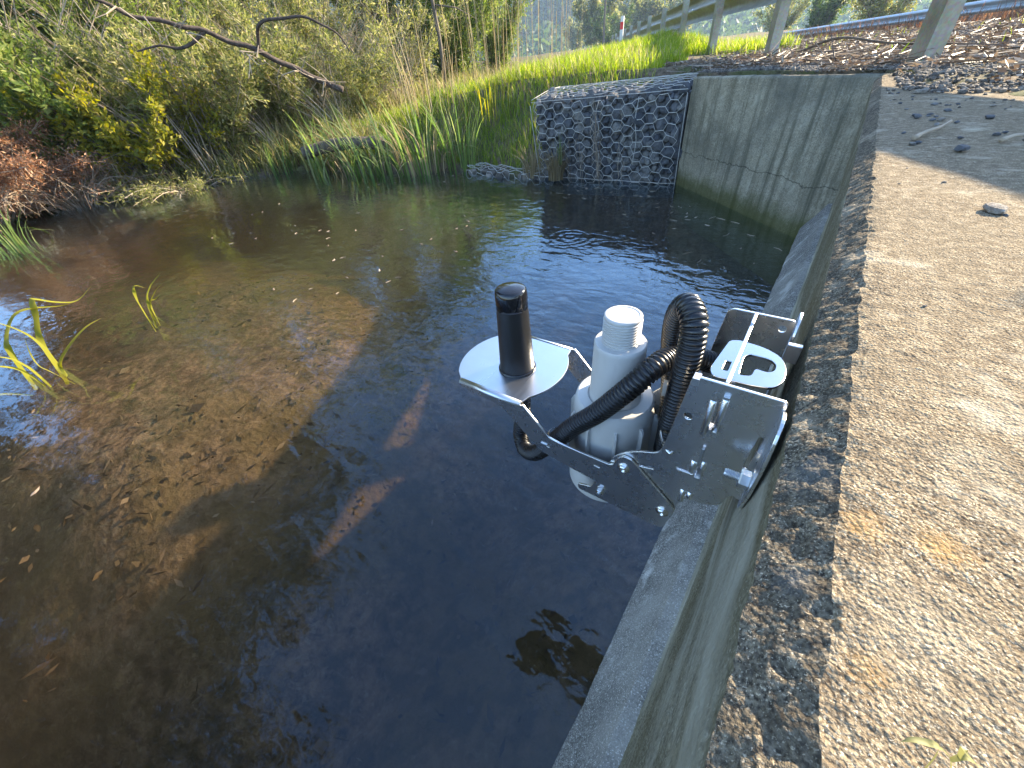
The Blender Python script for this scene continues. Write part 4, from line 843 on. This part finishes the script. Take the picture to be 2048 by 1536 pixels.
for i, (s, q, hgt, sp, lm, lab) in enumerate([
        (62, 2, 4.5, 2.2, 'darkgreen', 'dark bushy tree at the far end of the guard rail below the hill'),
        (52, 17, 4.0, 2.6, 'olive', 'pale leafless-looking tree group left of the dark roadside bush'),
        (40, 15, 2.9, 1.6, 'darkgreen', 'dark rounded bush behind the far rail, left of the yellow-green wattle'),
        (32, 15, 4.6, 2.6, 'olive', 'airy yellow-green wattle behind the far rail between two posts'),
        (27, 15.5, 4.4, 2.5, 'olive', 'yellow-green wattle behind the far rail left of the sky gap'),
        (22, 16, 3.1, 2.4, 'midgreen', 'low green hedge bush behind the far rail under the sky gap'),
        (18, 15, 3.3, 2.4, 'midgreen', 'green hedge bush behind the far rail left of the dark conifer'),
        (15.5, 18, 6.5, 1.8, 'darkgreen', 'dark conifer behind the far rail near the right edge'),
        (12, 15, 4.2, 2.2, 'darkgreen', 'dark tree behind the far rail at the right edge')]):
    b = on_rail(s, q); shrub(lab, 'tree' if hgt > 4 else 'shrub', b[0], b[1], hgt, sp, 14, lm, 90 + i, nb=60, nl=10, blen=.9, name='tree' if hgt > 4 else 'shrub', rad=.04, leaf=(.22, .07), bare=.05, z0=float(road_z(q, s)) - .4)
r = np.random.default_rng(41)
for i in range(7):
    a = -27.5 + i * 1.6; d = 90 + r.uniform(-20, 40); x, y = pol(a, d)
    shrub(['hazy olive tree at the foot of the hill, %s' % w for w in ('leftmost', 'second from left', 'third from left', 'middle one', 'third from right', 'second from right', 'rightmost')][i], 'tree', x, y, r.uniform(5, 8), 3.5, 9, 'olive', 120 + i, nb=70, nl=14, blen=1.9, name='tree', rad=.08, leaf=(.42, .2), bare=.05, trunk=.2, z0=-.8)
gp = empty('guide_post', tuple(on_rail(17.5, .15)), label='white roadside guide post with a red reflector beyond the guard rail', cat='guide post')
k = NT('white_plastic'); M['white'] = k.done((.75, .75, .72), .5); k = NT('red_reflector'); M['red'] = k.done((.75, .02, .02), .3)
b = on_rail(17.4, -.35); mb = MB(); box(mb, b + (-.05, -.02, -.2), b + (.05, .02, 1.0)); mb.build('post', M['white'], gp)
mb = MB(); box(mb, b + (-.054, -.026, .68), b + (.054, -.021, .86)); mb.build('reflector', M['red'], gp)
up_ = empty('utility_pole', (*pol(-24.6, 60), -1), label='thin grey power pole standing in front of the distant hill', cat='pole')
b = np.array([*pol(-24.6, 60), -1]); mb = MB(); tube(mb, [b, b + (0, 0, 9)], [.14, .09], 8); mb.build('pole', M['bark'], up_)
mb = MB(); box(mb, b + (-.8, -.06, 8.2), b + (.8, .06, 8.35)); mb.build('crossarm', M['bark'], up_)

# ------------------------------------------------------------------ the water level sensor on its steel wall bracket
NYP, FYP = .2676, .386; DY = FYP - NYP
dev = empty('sensor_bracket', (.0285, .327, -.09), label='polished steel bracket on the wall holding a white pipe sensor, black antenna and hoses', cat='water level sensor')
TH = .0025
Apts = [(-.0344, -.0212), (-.0300, -.0172), (.030, -.0176), (.0298, -.0349), (.0296, -.0801), (.0292, -.135), (.0215, -.13), (.0190, -.1351), (.0162, -.1509), (-.0007, -.1600), (-.0109, -.1581), (-.0176, -.1707), (-.019, -.1966), (-.0261, -.2268), (-.0824, -.2262), (-.1255, -.2259), (-.1272, -.2172), (-.1092, -.2115), (-.1013, -.1766), (-.0916, -.157), (-.0886, -.1462), (-.0771, -.1316), (-.0615, -.121), (-.0456, -.1145), (-.0425, -.0989)]
Ar = [.002, .002, .004, .01, .02, .004, .004, .003, .006, .006, .003, .006, .01, .006, .01, .003, .003, .004, .01, .01, .006, .006, .01, .006, .004]
def slotp(x0, z0, x1, z1, w, n=6):
    d = np.array([x1 - x0, z1 - z0]); d /= np.linalg.norm(d); s_ = np.array([-d[1], d[0]]); a0 = math.atan2(s_[1], s_[0]); out = []
    for t in np.linspace(0, PI, n): out.append((x0 + w / 2 * math.cos(a0 + t), z0 + w / 2 * math.sin(a0 + t)))
    for t in np.linspace(PI, 2 * PI, n): out.append((x1 + w / 2 * math.cos(a0 + t), z1 + w / 2 * math.sin(a0 + t)))
    return out
holes = [circ(-.0298, -.0582, .0036), slotp(-.0112, -.034, -.0112, -.0705, .0022), slotp(-.0112, -.085, -.0112, -.122, .0022), slotp(-.0145, -.1228, -.027, -.1235, .0036), slotp(-.0135, -.151, -.0135, -.156, .002),
         circ(-.0353, -.107, .0022, 12), slotp(-.060, -.1405, -.0485, -.1372, .004), slotp(.0235, -.057, .0215, -.092, .0035)]
plate('side_plate', [roundpoly(Apts, Ar)] + holes, side_plane(NYP), TH, M['steel'], dev)
Fpts = [(x - (.0085 if x > .02 else 0), z) for x, z in Apts]
plate('side_plate', [roundpoly(Fpts, Ar), circ(.0132, -.0277, .0033), slotp(.017, -.056, .017, -.092, .003)], side_plane(FYP), TH, M['steel'], dev)
Cpts = [(-.291, -.130), (-.2305, -.1341), (-.2111, -.1503), (-.1877, -.1733), (-.1714, -.1853), (-.1489, -.1880), (-.1019, -.1935), (-.0290, -.2005), (-.019, -.1935), (-.019, -.1800), (-.0640, -.1389), (-.0690, -.1347), (-.0770, -.1340), (-.0829, -.1415), (-.0864, -.154), (-.0924, -.1558), (-.1540, -.156), (-.1637, -.1541), (-.1973, -.1191), (-.2000, -.1215), (-.2885, -.1215)]
Cr = [.003, .008, .012, .01, .012, .01, .01, .01, .008, .008, .01, .008, .006, .004, .006, .004, .006, .01, .003, .003, .003]
plate('arm', [roundpoly(Cpts, Cr), slotp(-.1066, -.1665, -.1010, -.1668, .0018), slotp(-.1712, -.1688, -.1640, -.1692, .003), slotp(-.0864, -.2006, -.0715, -.1963, .003)][:3], side_plane(NYP - .0033), TH, M['steel'], dev)
plate('arm', [roundpoly(Cpts, Cr)], side_plane(FYP + .0033), TH, M['steel'], dev)
# antenna shelf: disc flanked by two folds
ac = (-.2425, .3255); R_ = .078; yn, yf = NYP - .0033, FYP + .0033; out = []
Dp = [(-.2905, yn), (-.293, yn + .004)]
for t in np.linspace(math.radians(-142), math.radians(-218), 14): Dp.append((ac[0] + R_ * math.cos(t), ac[1] + R_ * math.sin(t)))
Dp += [(-.2905, yf - .004), (-.240, yf - .0), (-.2030, yf), (-.2000, yf - .006)]
for t in np.linspace(math.radians(44), math.radians(-44), 16): Dp.append((ac[0] + .056 * math.cos(t) + .004, ac[1] + R_ * .86 * math.sin(t)))
Dp += [(-.2000, yn + .006), (-.2015, yn)]
plate('antenna_shelf', [Dp], flat_plane(-.1205), .0022, M['brushed'], dev)
mb = MB()
for yy, sg in ((yn, -1), (yf, 1)):           # the rounded folds where shelf becomes arm
    a = np.linspace(0, PI / 2, 8); c0 = np.array([0, yy - sg * .0035, -.1231]); V = []
    for xx in np.linspace(-.2905, -.2005, 2):
        for rr in (.0035 + .0011, .0035 - .0011):
            V.append([(xx, c0[1] + sg * rr * math.sin(t) * 1.35, c0[2] + rr * math.cos(t)) for t in a])
    V = np.array(V).reshape(-1, 3); Q = []
    for i in range(7): Q += [(i, i + 1, 17 + i, 16 + i), (8 + i, 24 + i, 25 + i, 9 + i), (i, 8 + i, 9 + i, i + 1), (16 + i, 17 + i, 25 + i, 24 + i)]
    mb = MB(); mb.add(V, Q); mb.build('fold', M['brushed'], dev, smooth=True)
# cross web, top link plate, wall flanges
plate('cross_web', [roundpoly([(NYP, -.0235), (NYP + .002, -.0175), (NYP + .03, -.0175), (NYP + .034, -.0195), (FYP - .022, -.0195), (FYP - .02, -.0175), (FYP, -.0175), (FYP, -.036), (FYP - .02, -.036), (FYP - .02, -.15), (NYP + .02, -.15), (NYP + .02, -.036), (NYP, -.036)], .0015)], wall_plane(-.0105), TH, M['steel'], dev)
Ep = [(-.0215, .3333), (-.0144, .337), (.0049, .3344), (.0187, .3257), (.0240, .3096), (.0236, .2921), (.0181, .2814), (.0037, .2780), (-.0222, .2765), (-.0262, .285)]
plate('link_plate', [roundpoly(Ep, [.004, .004, .008, .008, .008, .008, .006, .004, .004, .006]), roundpoly([(-.0068, .3125), (-.0035, .3193), (.0108, .3192), (.0162, .313), (.0164, .3044), (.012, .2998), (.0035, .3013), (.0027, .2901), (-.0053, .2868)], .003),
    roundpoly([(-.0175, .302), (-.0135, .302), (-.0135, .288), (-.0175, .288)], .0015)], flat_plane(-.021), .0022, M['dull'], dev)
mb = MB()                                     # pressed ridges either side of the slots, and the tabs that pass through them
for (x, z0, z1) in ((-.0152, -.035, -.0735), (-.0072, -.030, -.065), (-.0150, -.1065, -.1225), (-.0075, -.103, -.1235), (-.0165, -.150, -.168), (-.0100, -.150, -.160)):
    n = 10; a = np.linspace(0, PI, n); V = []
    for z, s_ in ((z0, .3), (z0 - .002, 1), (z1 + .002, 1), (z1, .3)): V.append([(x + .0029 * math.cos(t), NYP - TH / 2 + .0004 - .0026 * s_ * math.sin(t), z) for t in a])
    mb = MB(); mb.add(V, grid_faces(4, n)); mb.build('pressed_ridge', M['steel'], dev, smooth=True)
mb = MB()
for (x0, x1, z0, z1) in ((-.0122, -.0102, -.070, -.062), (-.0122, -.0102, -.108, -.086), (-.0095, -.0052, -.0285, -.0262), (-.0090, -.006, -.0665, -.0635), (-.0335, -.0285, -.0240, -.0172), (-.0112, -.0062, -.1255, -.1230)):
    mb = MB(); box(mb, (x0, NYP - .0046, z0), (x1, NYP + .004, z1)); mb.build('tab', M['zinc'], dev)
fl = [(NYP + .002, -.0325), (.262, -.0210), (.248, -.0170), (.236, -.0270), (.232, -.0500), (.236, -.088), (.248, -.118), (.258, -.134), (NYP + .002, -.138)]
plate('wall_flange', [roundpoly(fl, .008), circ(.250, -.088, .0042)], wall_plane(.0290), .0024, M['steel'], dev)
fl2 = [(FYP + (NYP - y), z + 0) for y, z in fl]
plate('wall_flange', [roundpoly(fl2, .008)], wall_plane(.0235), .0024, M['steel'], dev)
plate('anchor_tab', [roundpoly([(.361, -.028), (.366, -.028), (.366, -.046), (.361, -.046)], .001)], wall_plane(.0262), .011, M['zinc'], dev)
def hexnut(name, c, ax, r_, h_, mat, tilt=.3, stub=None, wash=None):
    axv = Vector(ax).normalized(); Mx = np.array(axv.to_track_quat('Z', 'Y').to_matrix()); mb = MB(); V = []
    for z, k_ in ((0, .93), (h_ * .12, 1), (h_ * .88, 1), (h_, .88)): V.append([(r_ * k_ * math.cos(a), r_ * k_ * math.sin(a), z) for a in np.arange(6) * PI / 3 + tilt])
    V = np.array(V).reshape(-1, 3); Q = []
    for L in range(3): Q += [(L * 6 + i, L * 6 + (i + 1) % 6, L * 6 + 6 + (i + 1) % 6, L * 6 + 6 + i) for i in range(6)]
    V = np.vstack([V, [0, 0, h_]]); T = [(18 + i, 18 + (i + 1) % 6, 24) for i in range(6)]
    mb.add(V @ Mx.T + np.array(c), Q, T)
    o = mb.build(name, M[mat], dev); c = np.array(c); A_ = np.array(axv)
    if stub:
        mb = MB(); pr = []; z = h_
        while z < h_ + stub[1]: pr += [(stub[0], z), (stub[0], z + .0005), (stub[0] * .86, z + .0008), (stub[0] * .86, z + .0011)]; z += .0014
        pr += [(stub[0] * .9, z), (stub[0] * .8, z + .001), (0, z + .001)]; lathe(mb, pr, c, 16, ax); mb.build('thread', M['zinc'], o, smooth=False)
    if wash:
        mb = MB(); lathe(mb, [(0, -.0016), (wash, -.0016), (wash, 0), (0, .0001)], c, 28, ax); mb.build('washer', M['zinc'], o)
    return o
hexnut('anchor_nut', (.0268, .250, -.088), (-1, -.05, .05), .0078, .0075, 'zinc', .2, (.0038, .009), .0105)
hexnut('lock_nut', (-.0973, NYP - .002, -.2086), (0, -1, 0), .0048, .005, 'bolt', .1, (.0025, .0012), .0056)
def button(c, r_):
    mb = MB(); lathe(mb, [(r_ * 1.25, -.0001), (r_ * 1.25, .0008), (r_, .0009), (r_ * .97, .0016), (r_ * .8, .0030), (r_ * .5, .0036), (r_ * .46, .0036), (r_ * .42, .0018), (0, .0018)], c, 28, (0, -1, 0)); o = mb.build('button_screw', M['bolt'], dev, smooth=True)
button((-.0745, NYP - .0046, -.1511), .0050); button((-.0290, NYP - .0046, -.1919), .0052)
# white pipe sensor
px_, py_ = -.1155, .3285
pv = MB(); lathe(pv, [(0, -.26), (.044, -.26), (.0485, -.255), (.0485, -.232), (.046, -.228), (.046, -.206), (.0478, -.205), (.0478, -.198), (.0455, -.197), (.0455, -.140), (.0448, -.128), (.0425, -.1185), (.0405, -.1168), (.030, -.1165), (.0295, -.1185), (.0285, -.1185), (.0280, -.1168), (.0262, -.052), (.0262, -.048), (.0252, -.0465), (.0185, -.0465)], (px_, py_, 0), 96)
body = pv.build('pipe_housing', M['pvc'], dev, smooth=True)
bev = body.modifiers.new('edge', 'EDGE_SPLIT'); bev.split_angle = math.radians(38)
mb = MB()
for i in range(10):
    a = math.radians(-100 + i * 36); d = np.array([math.cos(a), math.sin(a), 0]); s_ = np.array([-d[1], d[0], 0]); c0 = np.array([px_, py_, 0])
    V = [c0 + d * rr + s_ * w + (0, 0, z) for z, rr2 in ((-.199, .0515), (-.140, .0505), (-.134, .0475)) for rr, w in ((.044, -.0016), (rr2, -.0012), (rr2, .0012), (.044, .0016))]
    mb.add(V, [(0, 1, 5, 4), (1, 2, 6, 5), (2, 3, 7, 6), (4, 5, 9, 8), (5, 6, 10, 9), (6, 7, 11, 10), (8, 9, 10, 11)])
mb.build('grip_rib', M['pvc'], body)
th = []; z = -.0475
while z < -.0215: th += [(.0172, z), (.0186, z + .0006), (.0188, z + .0014), (.0172, z + .0022)]; z += .0031
th += [(.0176, -.0205), (.0182, -.0195), (.0182, -.0170), (.0172, -.0160), (.0155, -.0160), (.0150, -.0166), (0, -.0166)]
mb = MB(); lathe(mb, th, (px_, py_, 0), 64); o = mb.build('threaded_spigot', M['pvc'], body, smooth=True); o.modifiers.new('e', 'EDGE_SPLIT').split_angle = math.radians(50)
mb = MB(); lathe(mb, [(.0, -.005), (.009, -.005), (.009, 0), (.007, .003), (0, .003)], (-.066, .350, -.105), 24, (1, .2, 0)); mb.build('side_port', M['pvc'], body, smooth=True)
# antenna
ax_, ay_ = -.2415, .3195
mb = MB(); lathe(mb, [(.0218, -.1195), (.0218, -.113), (.0214, -.110), (.0182, -.036), (.0180, -.0345)], (ax_, ay_, 0), 64); ant = mb.build('antenna', M['satin'], dev, smooth=True)
mb = MB(); lathe(mb, [(.0178, -.0345), (.0183, -.0340), (.0182, -.020), (.0176, -.0135), (.0160, -.0113), (.0150, -.0108), (.0090, -.0092), (0, -.0086)], (ax_, ay_, 0), 64); mb.build('cap', M['gloss'], ant, smooth=True)
mb = MB(); lathe(mb, [(.0236, -.1194), (.0236, -.1172), (.0228, -.1160), (.0210, -.1160)], (ax_, ay_, 0), 64); mb.build('gasket', M['gloss'], ant, smooth=True)
mb = MB(); lathe(mb, [(.009, -.1215), (.009, -.150), (0, -.150)], (ax_, ay_, 0), 24); mb.build('antenna_stem', M['brushed'], ant, smooth=True)
# corrugated hoses
def hose(pts, rad=.0112, pitch=.0043):
    P = catmull(pts, 60); L = np.concatenate([[0], np.cumsum(np.linalg.norm(np.diff(P, axis=0), axis=1))]); s = np.arange(0, L[-1], pitch / 7); P = np.stack([np.interp(s, L, P[:, i]) for i in range(3)], 1)
    ph = (s / pitch) % 1; R_ = rad - .0022 * np.clip((np.abs(ph - .5) - .22) / .28, 0, 1) ** 1.2; mb = MB(); tube(mb, P, R_, 22); return mb.build('corrugated_hose', M['hose'], dev, smooth=True)
hose([(-.2420, .326, -.175), (-.2450, .325, -.2142), (-.2470, .320, -.245), (-.2330, .308, -.2570), (-.2050, .293, -.235), (-.1800, .286, -.200), (-.1600, .2835, -.1700), (-.1420, .2830, -.1420), (-.1150, .2830, -.1080), (-.0890, .2880, -.0700), (-.0740, .303, -.0500), (-.0660, .330, -.0520), (-.0500, .352, -.0600), (-.0346, .370, -.0720)])
hose([(-.0500, .318, -.165), (-.0487, .312, -.1123), (-.0474, .308, -.0661), (-.0463, .306, -.0263), (-.0479, .310, -.0040), (-.0535, .318, .0050), (-.0620, .331, .0045), (-.0700, .345, -.0154), (-.0731, .360, -.0511), (-.0688, .367, -.0912), (-.0635, .367, -.1322), (-.0591, .362, -.1659), (-.0560, .350, -.190)], .0112)
mb = MB(); tube(mb, catmull([(-.0500, .318, -.160), (-.051, .322, -.19), (-.055, .330, -.23)], 6), .006, 14); mb.build('cable_gland', M['rubber'], dev, smooth=True)
mb = MB(); a = np.linspace(0, 2 * PI, 28)     # hose clips: a steel band round the hose and its ear on the plate
cc = np.array([-.1655, .2845, -.1745]); t_ = np.array([.62, -.07, .78]); t_ /= np.linalg.norm(t_); n_ = np.cross(t_, [0, 1, 0]); n_ /= np.linalg.norm(n_); b_ = np.cross(t_, n_)
V = [[cc + (n_ * math.cos(x) + b_ * math.sin(x)) * .0121 + t_ * w for w in (-.0022, .0022)] for x in a]; mb.add(V, grid_faces(28, 2)); box(mb, (-.1740, NYP - .006, -.1700), (-.1660, NYP + .006, -.1672)); mb.build('hose_clip', M['steel'], dev, smooth=False)
mb = MB(); tube(mb, catmull([(-.0480, .300, -.1180), (-.0520, .290, -.1100), (-.0440, .272, -.1060), (-.0360, NYP - .002, -.1080), (-.0350, NYP + .002, -.1065)], 6), .0016, 6); mb.build('hose_clip', M['bolt'], dev, smooth=True)

# ------------------------------------------------------------------ air
k = NT('haze'); k.t.nodes.remove(k.b); pv_ = k.n('VolumePrincipled'); pv_.inputs['Color'].default_value = (.50, .70, 1, 1); pv_.inputs['Density'].default_value = .0007; pv_.inputs['Anisotropy'].default_value = .3
k.l(pv_.outputs[0], k.out.inputs['Volume'])
mb = MB(); box(mb, (-700, -700, -40), (700, 700, 92)); mb.build('haze', k.m, kind='stuff')
